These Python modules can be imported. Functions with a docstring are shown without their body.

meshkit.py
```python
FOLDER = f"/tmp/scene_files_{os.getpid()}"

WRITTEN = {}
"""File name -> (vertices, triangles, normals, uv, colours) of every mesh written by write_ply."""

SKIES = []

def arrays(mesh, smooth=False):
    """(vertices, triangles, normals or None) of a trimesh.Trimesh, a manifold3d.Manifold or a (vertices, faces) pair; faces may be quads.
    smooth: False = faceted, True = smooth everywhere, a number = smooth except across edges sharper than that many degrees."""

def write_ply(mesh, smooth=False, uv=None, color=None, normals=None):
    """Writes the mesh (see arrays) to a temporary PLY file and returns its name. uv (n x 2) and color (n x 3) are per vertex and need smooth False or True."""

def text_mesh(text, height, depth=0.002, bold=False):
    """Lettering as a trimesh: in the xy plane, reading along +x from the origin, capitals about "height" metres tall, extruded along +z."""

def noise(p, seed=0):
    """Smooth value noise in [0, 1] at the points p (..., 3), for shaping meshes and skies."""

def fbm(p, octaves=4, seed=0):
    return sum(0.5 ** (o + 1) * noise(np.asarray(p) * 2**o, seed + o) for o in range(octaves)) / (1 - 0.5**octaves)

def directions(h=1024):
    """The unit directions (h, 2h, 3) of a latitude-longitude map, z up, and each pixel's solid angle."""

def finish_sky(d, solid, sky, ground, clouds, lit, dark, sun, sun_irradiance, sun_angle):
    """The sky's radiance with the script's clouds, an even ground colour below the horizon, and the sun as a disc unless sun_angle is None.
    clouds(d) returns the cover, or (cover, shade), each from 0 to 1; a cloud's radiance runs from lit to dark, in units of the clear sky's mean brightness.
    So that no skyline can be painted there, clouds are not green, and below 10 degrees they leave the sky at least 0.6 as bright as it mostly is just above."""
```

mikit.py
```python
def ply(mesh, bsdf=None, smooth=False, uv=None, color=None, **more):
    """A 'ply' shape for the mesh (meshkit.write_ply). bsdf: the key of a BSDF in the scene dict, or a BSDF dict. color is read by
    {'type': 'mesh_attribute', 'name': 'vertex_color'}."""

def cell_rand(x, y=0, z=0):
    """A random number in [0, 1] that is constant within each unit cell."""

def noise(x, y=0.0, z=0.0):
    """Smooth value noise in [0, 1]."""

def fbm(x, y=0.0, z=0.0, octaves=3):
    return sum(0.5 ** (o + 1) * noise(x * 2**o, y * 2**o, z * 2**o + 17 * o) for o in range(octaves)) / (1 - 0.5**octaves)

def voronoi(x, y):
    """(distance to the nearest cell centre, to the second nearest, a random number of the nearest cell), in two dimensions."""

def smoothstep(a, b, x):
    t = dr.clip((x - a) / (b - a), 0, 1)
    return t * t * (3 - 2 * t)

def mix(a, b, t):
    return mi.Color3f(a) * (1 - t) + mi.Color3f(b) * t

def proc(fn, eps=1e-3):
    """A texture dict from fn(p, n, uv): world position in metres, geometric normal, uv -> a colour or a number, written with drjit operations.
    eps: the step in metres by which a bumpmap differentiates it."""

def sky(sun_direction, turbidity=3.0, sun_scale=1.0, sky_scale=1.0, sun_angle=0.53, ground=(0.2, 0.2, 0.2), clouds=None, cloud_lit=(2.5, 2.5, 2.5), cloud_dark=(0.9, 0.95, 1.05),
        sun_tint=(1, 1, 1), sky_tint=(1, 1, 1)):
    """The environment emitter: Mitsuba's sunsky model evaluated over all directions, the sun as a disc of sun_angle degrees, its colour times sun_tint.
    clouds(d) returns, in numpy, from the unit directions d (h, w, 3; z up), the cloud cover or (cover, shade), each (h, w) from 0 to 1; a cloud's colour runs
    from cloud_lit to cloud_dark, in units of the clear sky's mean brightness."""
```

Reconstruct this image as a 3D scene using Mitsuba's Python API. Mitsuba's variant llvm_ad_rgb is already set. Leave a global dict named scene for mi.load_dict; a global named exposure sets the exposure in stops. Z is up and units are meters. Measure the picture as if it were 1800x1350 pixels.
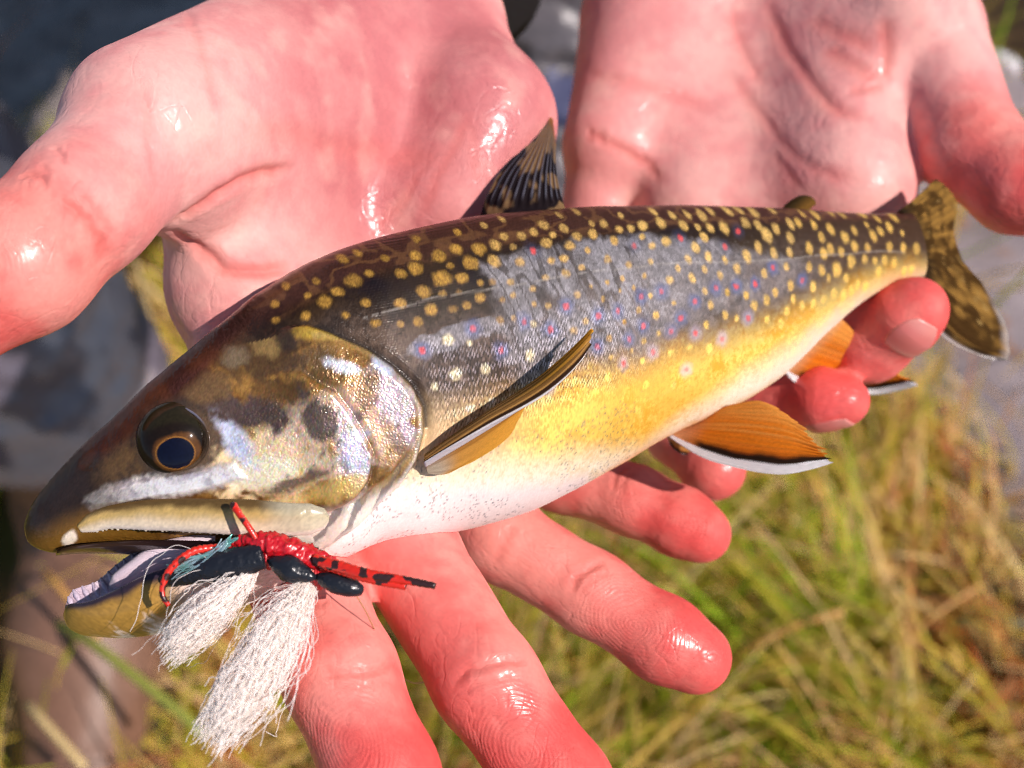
# A brook trout held over two open palms, a foam-and-yarn fly at its mouth, wet grass and a gravelly bank far below.
import math
import numpy as np, trimesh
import drjit as dr
import mitsuba as mi
import mikit, meshkit
from scipy.interpolate import PchipInterpolator, CubicSpline
from scipy.spatial import cKDTree

rng = np.random.default_rng(7)
scene, labels = {}, {}

# ------------------------------------------------------------------ camera, sky, exposure
CAM = np.array([0.0, 0.0, 0.82])                 # the photographer's eye, metres above the bank
PITCH, FOV = 55.0, 45.0
cp, sp = math.cos(math.radians(PITCH)), math.sin(math.radians(PITCH))
RIGHT, UP, FWD = np.array([1.0, 0, 0]), np.array([0, sp, cp]), np.array([0, cp, -sp])
TX = math.tan(math.radians(FOV / 2))
SUN_C = (0.60, 0.17, 0.78)                       # right, up, towards the viewer
SUN = RIGHT * SUN_C[0] + UP * SUN_C[1] - FWD * SUN_C[2]
scene['camera'] = {'type': 'thinlens', 'fov': FOV, 'fov_axis': 'x', 'aperture_radius': 0.00145, 'focus_distance': 0.204,
                   'near_clip': 0.01, 'far_clip': 200.0,
                   'to_world': mi.ScalarTransform4f().look_at(origin=CAM.tolist(), target=(CAM + FWD).tolist(), up=[0, 0, 1])}
scene['sky'] = mikit.sky(SUN.tolist(), turbidity=3, sky_scale=0.85, sky_tint=(1.06, 1.0, 0.92), sun_tint=(0.92, 1.0, 1.27))
exposure = 1.88

# ------------------------------------------------------------------ frames and small helpers
# The hands, the fish and the fly are measured in millimetres in one rigid frame: x right, y up, z away from the viewer.
def P(px, py, d):
    """A point of that frame from a sight line of the 1800 x 1350 photograph and its distance d in mm."""
    return np.array([(px - 900) / 900 * TX * d, (675 - py) / 900 * TX * d, d], float)
def Ps(rows): return np.array([P(*r[:3]) for r in rows])
def W(v):
    v = np.asarray(v, float) / 1000
    return CAM + v[..., :1] * RIGHT + v[..., 1:2] * UP + v[..., 2:3] * FWD
def numbered(key):
    if key not in scene and key not in labels: return key
    n = 1
    while f'{key}_{n:03d}' in scene or f'{key}_{n:03d}' in labels: n += 1
    return f'{key}_{n:03d}'
def thing(name, label, category, group=None):
    key = numbered(name); labels[key] = {'label': label, 'category': category}
    if group: labels[key]['group'] = group
    return key
def obj(name, mesh, bsdf, parent=None, smooth=True, uv=None, color=None, world=False, label=None):
    key = numbered(f'{parent}__{name}' if parent else name)
    if isinstance(mesh, trimesh.Trimesh): mesh = (mesh.vertices, mesh.faces)
    v = np.asarray(mesh[0], float); v = v if world else W(v)
    f = np.asarray(mesh[1])
    if not world: f = f[:, ::-1]                  # that frame is left-handed
    scene[key] = mikit.ply((v, f), bsdf, smooth=smooth, uv=uv, color=color)
    if label: labels[key] = {'label': label}
    return key
def structure(name, *a, **k):
    key = obj(name, *a, **k); labels[key] = {'kind': 'structure'}; return key
def sstep(a, b, x):
    t = np.clip((x - a) / (b - a), 0, 1); return t * t * (3 - 2 * t)
def lerp(a, b, t):
    t = np.asarray(t)[..., None]; return np.asarray(a) * (1 - t) + np.asarray(b) * t
def n2(x, y, s, seed=0, octaves=3):
    """fbm of a chart (x, y), features about s across, centred on 0."""
    return meshkit.fbm(np.stack([x / s, y / s, np.zeros_like(x) + seed * 7.31], -1), octaves, seed) - 0.5
def n3(v, s, seed=0, octaves=3): return meshkit.fbm(np.asarray(v) / s, octaves, seed) - 0.5
def grid_faces(n, m, close_m=False):
    i, j = np.meshgrid(np.arange(n - 1), np.arange(m if close_m else m - 1), indexing='ij')
    a, b, c, d = i * m + j, (i + 1) * m + j, (i + 1) * m + (j + 1) % m, i * m + (j + 1) % m
    q = np.stack([a, b, c, d], -1).reshape(-1, 4)
    return np.vstack([q[:, [0, 1, 2]], q[:, [0, 2, 3]]])
def seg_dist(p, line):
    """distance of points (n, k) to a polyline, and the place 0..1 along it"""
    line = np.asarray(line, float); best, at = np.full(len(p), 1e9), np.zeros(len(p))
    L = np.r_[0, np.cumsum(np.linalg.norm(np.diff(line, axis=0), axis=1))]
    for i in range(len(line) - 1):
        a, b = line[i], line[i + 1]; ab = b - a
        t = np.clip((p - a) @ ab / max(ab @ ab, 1e-12), 0, 1)
        d = np.linalg.norm(p - a - t[:, None] * ab, axis=1); m = d < best
        best[m] = d[m]; at[m] = (L[i] + t[m] * (L[i + 1] - L[i])) / L[-1]
    return best, at
def inside(p, poly):
    poly = np.asarray(poly, float); x, y = p[:, 0], p[:, 1]; c = np.zeros(len(p), bool); j = len(poly) - 1
    for i in range(len(poly)):
        xi, yi, xj, yj = *poly[i], *poly[j]
        c ^= ((yi > y) != (yj > y)) & (x < (xj - xi) * (y - yi) / (yj - yi + 1e-12) + xi); j = i
    return c
def poly_sd(p, poly):
    """signed distance, positive inside"""
    d, _ = seg_dist(p, np.vstack([poly, poly[:1]])); return np.where(inside(p, poly), d, -d)
def smooth_line(pts, n):
    pts = np.asarray(pts, float); t = np.r_[0, np.cumsum(np.linalg.norm(np.diff(pts, axis=0), axis=1))]
    if len(pts) < 3: return np.stack([np.interp(np.linspace(0, t[-1], n), t, pts[:, k]) for k in range(pts.shape[1])], 1)
    return PchipInterpolator(t, pts)(np.linspace(0, t[-1], n))
def tube(pts, radii, sides=8, flat=None):
    """a closed tube along points; flat = (vector, factor) squashes the section along that direction"""
    pts = np.asarray(pts, float); n = len(pts); r = np.broadcast_to(radii, (n,))
    t = np.gradient(pts, axis=0); t /= np.linalg.norm(t, axis=1, keepdims=True) + 1e-12
    a = np.cross(t[0], [0.3, 0.5, 0.81]) if flat is None else np.cross(t[0], flat[0])
    A = []
    for k in range(n):
        a = a - t[k] * (a @ t[k]); a /= np.linalg.norm(a) + 1e-12; A.append(a)
    A = np.array(A); B = np.cross(t, A); th = np.arange(sides) / sides * 2 * np.pi
    s = 1 if flat is None else flat[1]
    ring = pts[:, None] + r[:, None, None] * (np.cos(th)[None, :, None] * A[:, None] + s * np.sin(th)[None, :, None] * B[:, None])
    v = np.vstack([ring.reshape(-1, 3), pts[:1], pts[-1:]]); f = grid_faces(n, sides, True)
    j = np.arange(sides); e = n * sides
    f = np.vstack([f, np.stack([j * 0 + e, j, (j + 1) % sides], 1), np.stack([j * 0 + e + 1, (n - 1) * sides + (j + 1) % sides, (n - 1) * sides + j], 1)])
    return v, f
def join(meshes):
    vs, fs, at = [], [], 0
    for v, f in meshes: vs.append(v); fs.append(np.asarray(f) + at); at += len(v)
    return np.vstack(vs), np.vstack(fs)

# ------------------------------------------------------------------ flesh: signed distances, surface nets
def capsule(p, a, b, ra, rb):
    ab = b - a; t = np.clip((p - a) @ ab / (ab @ ab), 0, 1)
    return np.linalg.norm(p - a - t[:, None] * ab, axis=1) - (ra + (rb - ra) * t)
def smin(a, b, k):
    h = np.clip(0.5 + 0.5 * (b - a) / k, 0, 1); return b * (1 - h) + a * h - k * h * (1 - h)
def surface_net(fn, lo, hi, h, refine=1):
    """Mesh of fn = 0 in a box: sparse sampling in blocks, one vertex per crossed cell, then vertices pulled on to the surface."""
    lo = np.asarray(lo, float); nb = np.ceil((np.asarray(hi) - lo) / (8 * h)).astype(int); n = nb * 8
    c = np.stack(np.meshgrid(*[np.arange(k) for k in nb], indexing='ij'), -1).reshape(-1, 3)
    dc = fn(lo + (c * 8 + 3.5) * h)
    g = np.repeat(np.repeat(np.repeat(dc.reshape(nb), 8, 0), 8, 1), 8, 2).astype(np.float32)
    near = c[np.abs(dc) < 8 * h * 0.87 * 1.25 + 1.0]
    o = np.stack(np.meshgrid(*[np.arange(8)] * 3, indexing='ij'), -1).reshape(-1, 3)
    ix = (near[:, None] * 8 + o[None]).reshape(-1, 3)
    for s in range(0, len(ix), 400000):
        q = ix[s:s + 400000]; g[q[:, 0], q[:, 1], q[:, 2]] = fn(lo + q * h)
    g[[0, -1]] = np.abs(g[[0, -1]]); g[:, [0, -1]] = np.abs(g[:, [0, -1]]); g[:, :, [0, -1]] = np.abs(g[:, :, [0, -1]])
    g = np.where(np.abs(g) < 1e-4, 1e-4, g); s = g < 0
    cnt = sum(s[a:n[0] - 1 + a, b:n[1] - 1 + b, d:n[2] - 1 + d].astype(np.int8) for a in (0, 1) for b in (0, 1) for d in (0, 1))
    cells = np.argwhere((cnt > 0) & (cnt < 8)); num = np.full(n - 1, -1, np.int64); num[tuple(cells.T)] = np.arange(len(cells))
    acc, k = np.zeros((len(cells), 3)), np.zeros(len(cells))
    corner = [np.array(x) for x in np.ndindex(2, 2, 2)]
    for a in corner:
        for ax in range(3):
            if a[ax]: continue
            b = a.copy(); b[ax] = 1
            fa, fb = g[tuple((cells + a).T)], g[tuple((cells + b).T)]; m = (fa < 0) != (fb < 0)
            t = fa[m] / (fa[m] - fb[m]); e = np.zeros(3); e[ax] = 1
            acc[m] += cells[m] + a + t[:, None] * e; k[m] += 1
    v = lo + acc / k[:, None] * h; faces = []
    for ax in range(3):
        u, w = (ax + 1) % 3, (ax + 2) % 3; sl = [slice(1, -1)] * 3; sl[ax] = slice(0, -1)
        sh = [slice(1, -1)] * 3; sh[ax] = slice(1, None)
        A, B = s[tuple(sl)], s[tuple(sh)]
        off = np.ones(3, int); off[ax] = 0
        e = np.argwhere(A != B); fl = A[tuple(e.T)]; e = e + off
        q = []
        for du, dw in ((-1, -1), (0, -1), (0, 0), (-1, 0)):
            x = e.copy(); x[:, u] += du; x[:, w] += dw; q.append(num[tuple(x.T)])
        q = np.stack(q, 1); q[~fl] = q[~fl][:, ::-1]; faces.append(q[(q >= 0).all(1)])
    q = np.vstack(faces); f = np.vstack([q[:, [0, 1, 2]], q[:, [0, 2, 3]]])
    for k in range(refine + 1):
        if k: v, f = trimesh.remesh.subdivide(v, f)
        for _ in range(2):
            d, gr = grad(fn, v); v = v - gr * (np.clip(d, -h, h) / np.maximum((gr ** 2).sum(1), 0.2))[:, None]
    return v, f, gr / np.linalg.norm(gr, axis=1, keepdims=True)
def grad(fn, v, e=0.15):
    d = fn(v); return d, np.stack([(fn(v + e * np.eye(3)[k]) - d) / e for k in range(3)], 1)

VC = {'type': 'mesh_attribute', 'name': 'vertex_color'}
def bump(inner, fn, eps, scale=1.0): return {'type': 'twosided', 'b': {'type': 'bumpmap', 'scale': scale, 'arbitrary': mikit.proc(fn, eps), 'bsdf': inner}}
HAND_H = 1.1
def uv_ball(c, r, n=90):
    th, ph = np.linspace(0, np.pi, n), np.arange(2 * n) / n * np.pi
    d = np.stack([np.sin(th)[:, None] * np.cos(ph), np.sin(th)[:, None] * np.sin(ph), np.cos(th)[:, None] * np.ones_like(ph)], -1)
    return np.asarray(c) + r * d.reshape(-1, 3), grid_faces(n, 2 * n, True), d.reshape(-1, 3)
# ------------------------------------------------------------------ the bank: earth, gravel and wet silt, water, grass
def on_ground(px, py, z=0.0):
    d = (px - 900) / 900 * TX * RIGHT + (675 - py) / 900 * TX * UP + FWD; return CAM + d * ((z - CAM[2]) / d[2])
def edge_x(y): return 0.345 + 0.055 * np.sin(y * 5.2 + 1.0) + 0.03 * np.sin(y * 13 + 2)       # where the grass gives way to silt
gx = np.r_[np.linspace(-12, -1.2, 24)[:-1], np.linspace(-1.2, 1.6, 260), np.linspace(1.6, 14, 26)[1:]]; gy = np.r_[np.linspace(-8, -0.4, 18)[:-1], np.linspace(-0.4, 2.2, 240), np.linspace(2.2, 16, 30)[1:]]
GX, GY = np.meshgrid(gx, gy, indexing='ij')
def height(X_, Y_):
    b = meshkit.fbm(np.stack([X_ * 5, Y_ * 5, X_ * 0], -1), 4, 3) - .5; s = X_ - edge_x(Y_); h = 0.05 * b - 0.06 * sstep(0.0, 0.30, s) + .012 * (meshkit.fbm(np.stack([X_ * 40, Y_ * 40, X_ * 0], -1), 3, 4) - .5)
    return h - 0.25 * sstep(.04, .26, s + .8 * (Y_ - 1.10))
gv = np.stack([GX, GY, height(GX, GY)], -1).reshape(-1, 3)
def f_ground(p, n, uv):
    s = p.x - (0.345 + 0.055 * dr.sin(p.y * 5.2 + 1.0) + 0.03 * dr.sin(p.y * 13 + 2)); b = mikit.fbm(p.x * 60, p.y * 60, 1.0, 4); k = mikit.noise(p.x * 14, p.y * 14, 3.0)
    soil = mikit.mix((0.075, 0.050, 0.020), (0.20, 0.15, 0.05), b); soil = mikit.mix(soil, (0.13, 0.13, 0.03), mikit.smoothstep(.45, .7, k)); soil = mikit.mix(soil, mikit.mix((0.11, 0.090, 0.080), (0.36, 0.30, 0.27), mikit.fbm(p.x * 45, p.y * 45, 5.0, 3)), mikit.smoothstep(.12, .0, p.x) * mikit.smoothstep(.66, .76, p.y))
    silt = mikit.mix((0.14, 0.110, 0.115), (0.27, 0.225, 0.232), mikit.fbm(p.x * 18, p.y * 9, 2.0, 4)); silt = mikit.mix(silt, (0.22, 0.11, 0.06), mikit.smoothstep(.62, .72, mikit.fbm(p.x * 24, p.y * 24, 7.0, 3)) * .8)
    return mikit.mix(soil, silt, mikit.smoothstep(-0.03, 0.05, s + .08 * (k - .5)))
scene['earth'] = {'type': 'twosided', 'b': {'type': 'principled', 'base_color': mikit.proc(f_ground), 'roughness': .55, 'specular': .4}}
structure('ground', (gv, grid_faces(len(gx), len(gy))), 'earth', world=True)
scene['brown_water'] = {'type': 'twosided', 'b': {'type': 'principled', 'base_color': {'type': 'rgb', 'value': [0.040, 0.022, 0.006]}, 'roughness': .10, 'specular': .3}}
wv = np.array([[0.5, -8, -.085], [14, -8, -.085], [14, 16, -.085], [0.5, 16, -.085]]); structure('water', (wv, np.array([[0, 1, 2], [0, 2, 3]])), 'brown_water', world=True, smooth=False)
# grass: thousands of bent blades, green, straw and rust; nobody could count them
def blades(n, box, hmin, hmax, seed, keep):
    r = np.random.default_rng(seed); o = np.stack([r.uniform(box[0], box[1], n), r.uniform(box[2], box[3], n)], 1); o = o[keep(o, r)]; n = len(o)
    z = height(o[:, 0], o[:, 1]); h = r.uniform(hmin, hmax, n) * (0.6 + .8 * meshkit.noise(np.c_[o * 9, o[:, :1] * 0], 5)); yaw = r.uniform(0, 2 * np.pi, n) * .55 + 2 * np.pi * meshkit.noise(np.c_[o * 4, o[:, :1] * 0], 6); lean = r.uniform(.35, 1.25, n); w = r.uniform(.0009, .0024, n)
    K = 6; t = np.linspace(0, 1, K); ang = lean[:, None] * (0.3 + 1.0 * t[None]); step = h[:, None] / (K - 1)
    hx = np.cumsum(np.sin(ang) * step, 1) - np.sin(ang[:, :1]) * step; hz = np.cumsum(np.cos(ang) * step, 1) - np.cos(ang[:, :1]) * step
    c = np.stack([o[:, :1] + np.cos(yaw)[:, None] * hx, o[:, 1:] + np.sin(yaw)[:, None] * hx, z[:, None] - .004 + hz], -1)
    sd = np.stack([-np.sin(yaw), np.cos(yaw), yaw * 0], -1)[:, None] * (w[:, None] * (1 - t[None] ** 1.6) + .0002)[..., None]
    v = np.stack([c - sd, c + sd], 2).reshape(-1, 3); a = np.arange(n)[:, None] * 2 * K + np.arange(K - 1)[None] * 2; f = np.vstack([np.stack([a, a + 1, a + 3], -1).reshape(-1, 3), np.stack([a, a + 3, a + 2], -1).reshape(-1, 3)])
    k = r.random(n) * .55 + .62 * meshkit.fbm(np.c_[o * 6, o[:, :1] * 0], 3, 8); pal = np.array([(0.15, 0.32, 0.015), (0.31, 0.46, 0.03), (0.52, 0.49, 0.05), (0.66, 0.44, 0.09), (0.80, 0.56, 0.27), (0.54, 0.15, 0.05)])
    i = np.interp(k, [0, .27, .46, .60, .76, .96], [0, 1, 2, 3, 4, 5.0]); lo = np.minimum(i.astype(int), 4); col = pal[lo] * (1 - (i - lo))[:, None] + pal[lo + 1] * (i - lo)[:, None]; col *= r.uniform(.75, 1.25, n)[:, None]
    return v, f, np.repeat(col, 2 * K, 0)
scene['grass_blade'] = {'type': 'principledthin', 'base_color': VC, 'roughness': .45, 'diff_trans': .7}
def in_grass(o, r):
    s = o[:, 0] - edge_x(o[:, 1]); return (r.random(len(o)) < np.where(s < 0, 1, np.exp(-s / .035) * .6 + .012)) & ~((o[:, 0] < .06 - .1 * r.random(len(o))) & (o[:, 1] > .74 + .08 * r.random(len(o)))) & ~((np.abs(o[:, 0] + .31) < .07) & (np.abs(o[:, 1] - .36) < .14))
g1 = blades(46000, (-.95, 0.75, -.10, 1.45), .05, .15, 101, in_grass); g2_ = blades(5200, (-.95, 0.62, -.05, 1.35), .13, .24, 102, in_grass)
gvv, gff = join([g1[:2], g2_[:2]]); key = obj('grass', (gvv, gff), 'grass_blade', world=True, smooth=False, color=np.clip(np.vstack([g1[2], g2_[2]]), .004, .8)); labels[key] = {'label': 'tangled green and straw coloured grass covering the bank', 'category': 'grass', 'kind': 'stuff'}
# stalks that stand out of the blur one by one
scene['straw'] = {'type': 'twosided', 'b': {'type': 'principled', 'base_color': {'type': 'rgb', 'value': [0.52, 0.27, 0.075]}, 'roughness': .5}}
scene['pale_straw'] = {'type': 'twosided', 'b': {'type': 'principled', 'base_color': {'type': 'rgb', 'value': [0.55, 0.40, 0.18]}, 'roughness': .5}}
scene['green_stem'] = {'type': 'twosided', 'b': {'type': 'principled', 'base_color': {'type': 'rgb', 'value': [0.28, 0.30, 0.05]}, 'roughness': .5}}
for a, b, m, lab, z0, z1, r in (((1270, 1180), (1480, 1075), 'straw', 'orange dry stalk lying in the grass right of the ring fingertip', .06, .12, .0024), ((1560, 1160), (1720, 1030), 'straw', 'pale dry stalk crossing from the grass towards the silt', .05, .09, .0015), ((1550, 1090), (1575, 1300), 'pale_straw', 'dry red stem standing in the grass near the lower right corner', .03, .08, .0016),
                              ((90, 1090), (360, 1290), 'green_stem', 'green stalk leaning across the boot under the chin of the fish', .10, .16, .0030), ((50, 1240), (150, 1350), 'pale_straw', 'pale stalk in the lower left corner beside the boot', .10, .13, .0026), ((80, 1010), (175, 1120), 'straw', 'straw stalk in front of the wet wader hem', .13, .15, .0022), ((240, 440), (265, 560), 'pale_straw', 'upright straw stem seen between the thumb and the palm', .05, .14, .0018)):
    A, B = on_ground(*a, z0), on_ground(*b, z1); mid_ = (A + B) / 2 + [0, 0, .02]; k = thing('grass_stalk', lab, 'grass stalk'); obj('stem', tube(smooth_line(np.array([A, mid_, B]), 14), r, 6), m, k, world=True)
# stones at the water's edge
scene['pebble'] = {'type': 'twosided', 'b': {'type': 'principled', 'base_color': mikit.proc(lambda p, n, uv: mikit.mix((0.42, 0.40, 0.42), (0.80, 0.78, 0.80), mikit.fbm(p.x * 60, p.y * 60, p.z * 60, 3))), 'roughness': .35, 'clearcoat': .6}}
scene['brown_pebble'] = {'type': 'twosided', 'b': {'type': 'principled', 'base_color': mikit.proc(lambda p, n, uv: mikit.mix((0.10, 0.060, 0.035), (0.26, 0.17, 0.11), mikit.fbm(p.x * 70, p.y * 70, p.z * 70, 3))), 'roughness': .4, 'clearcoat': .4}}
def stone(px, py, r, m, lab, seed):
    v, f, d = uv_ball((0, 0, 0), 1, 26); c = on_ground(px, py, -.055); q = d * (1 + .55 * n3(d + seed * 5.1, .9, seed))[:, None] * [r, r * .8, r * .55]
    obj_key = obj('stone', (q + c, f), m, world=True); labels[obj_key] = {'label': lab, 'category': 'stone'}
for k, (px, py, r, m, lab) in enumerate(((1742, 125, .030, 'pebble', 'white stone at the edge of the dark water, upper right'), (1768, 205, .022, 'pebble', 'small pale stone just below the white one beside the thumb'), (1720, 200, .020, 'brown_pebble', 'brown stone beside the left thumb at the dark water'), (1778, 290, .026, 'brown_pebble', 'brown stone at the right edge above the silt'),
        (1748, 668, .009, 'brown_pebble', 'small dark pebble on the silt below the tail fin'), (1792, 910, .012, 'brown_pebble', 'dark pebble on the silt at the right edge'), (1715, 1300, .030, 'brown_pebble', 'flat reddish stone on the silt in the lower right corner'), (1690, 1245, .018, 'brown_pebble', 'reddish stone behind the flat one in the lower right corner'))): stone(px, py, r, m, lab, k + 1)

# ------------------------------------------------------------------ the two hands
def J(px, py, d, r): return (P(px, py, d), r)
def chain(p, joints, k=3.0):
    d = None
    for (a, ra), (b, rb) in zip(joints[:-1], joints[1:]):
        c = capsule(p, a, b, ra, rb); d = c if d is None else smin(d, c, k)
    return d
R_FINGERS = [  # knuckle, first joint, second joint, tip
    [J(425, 510, 233, 12.0), J(505, 960, 216, 10.2), J(598, 1185, 196, 9.5), J(672, 1368, 190, 9.0), J(710, 1450, 187, 7.8)],
    [J(545, 535, 244, 12.0), J(712, 968, 218, 9.8), J(855, 1198, 203, 9.2), J(985, 1385, 199, 8.6), J(1030, 1450, 197, 7.6)],
    [J(660, 510, 256, 11.8), J(880, 945, 241, 8.9), J(1040, 1042, 236, 8.3), J(1170, 1125, 232, 8.1), J(1221, 1155, 231, 7.3)],
    [J(765, 455, 268, 11.0), J(985, 838, 262, 7.9), J(1115, 880, 256, 7.7), J(1195, 917, 253, 7.3), J(1233, 937, 251, 6.4)]]
R_FINGERS = [[f[0]] + [(q, r - .45) for q, r in f[1:]] for f in R_FINGERS]               # the smooth joints add back what is taken here
R_THUMB = [J(560, 110, 262, 19), J(268, 228, 214, 13.4), J(150, 355, 198, 11.2), J(35, 462, 193, 11.4), J(-110, 560, 190, 9.5)]
R_PALM = [[J(615, 40, 276, 17), R_FINGERS[0][0]], [J(670, 20, 280, 17), R_FINGERS[1][0]], [J(705, 20, 284, 16), R_FINGERS[2][0]],
          [J(750, 60, 286, 15), R_FINGERS[3][0]], [J(688, -20, 290, 16), J(841, 215, 259, 13.4), J(784, 370, 251, 11.5)],
          [J(580, 0, 280, 17), J(610, -160, 315, 22), J(780, -700, 450, 34)], [J(672, 0, 288, 16), J(640, -160, 315, 21)],
          [J(600, 120, 262, 17), J(420, 270, 236, 13), J(330, 290, 219, 10)],          # the ball of the thumb
          [J(545, 120, 264, 19), J(268, 228, 214, 13.4)],
          [J(500, 220, 247, 14), J(425, 440, 238, 10)], [J(560, 220, 256, 14), J(640, 440, 258, 11)], [J(700, 200, 270, 14), J(720, 420, 266, 11)]]
L_FINGERS = [
    [J(1482, 330, 285, 12.5), J(1478, 560, 290, 9.5), J(1530, 602, 263, 8.6), J(1592, 558, 255, 7.6), J(1613, 541, 253.5, 6.5)],
    [J(1350, 370, 294, 12.5), J(1322, 610, 296, 9.5), J(1352, 700, 269, 7.5), J(1445, 702, 259, 6.6), J(1484, 704, 257, 5.6)],
    [J(1220, 370, 296, 12.0), J(1160, 620, 300, 9.0), J(1190, 760, 287, 7.8), J(1252, 822, 276, 6.9), J(1258, 826, 275, 6.4)],
    [J(1075, 255, 300, 10.0), J(1035, 440, 302, 8.5), J(1030, 560, 296, 7.5), J(1060, 630, 290, 6.5)]]
L_FINGERS = [[f[0]] + [(q, r - .35) for q, r in f[1:]] for f in L_FINGERS]
L_THUMB = [J(1500, 0, 322, 21), J(1618, 60, 294, 14.0), J(1706, 258, 277, 11.3), J(1788, 322, 270, 10.9), J(1885, 350, 264, 9.2)]
L_PALM = [[J(1180, 0, 322, 18), L_FINGERS[3][0]], [J(1150, 60, 318, 16), J(1120, 190, 308, 11)], [J(1230, 0, 326, 18), L_FINGERS[2][0]],
          [J(1310, 0, 328, 18), L_FINGERS[1][0]], [J(1390, 0, 326, 18), L_FINGERS[0][0]], [J(1495, 130, 298, 13), L_FINGERS[0][0]],
          [J(1190, 20, 324, 19), J(1280, -250, 368, 25), J(1330, -800, 520, 36)], [J(1400, 0, 328, 20), J(1310, -250, 368, 24)],
          [J(1430, -20, 322, 20), J(1590, 40, 290, 14)], [J(1430, 20, 316, 20), J(1500, 160, 297, 14)],
          [J(1175, 150, 314, 14), J(1215, 350, 304, 9)], [J(1300, 200, 312, 12), J(1340, 350, 303, 9)]]
def hand_sdf(fingers, thumb, palm, kp):
    def fn(p):
        d = None
        for c in palm:
            e = chain(p, c, 6.0); d = e if d is None else smin(d, e, 9.0)
        out = smin(d, chain(p, thumb), kp)
        for fg in fingers: out = smin(out, smin(d, chain(p, fg), 4.0), 3.0)
        return out
    return fn
SKIN = {'bsdf': 'skin'}
def make_hand(fingers, thumb, palm, lo, hi, h, kp=5.0):
    fn = hand_sdf(fingers, thumb, palm, kp)
    return surface_net(fn, lo, hi, h)
SKIN_AREA = None
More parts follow.
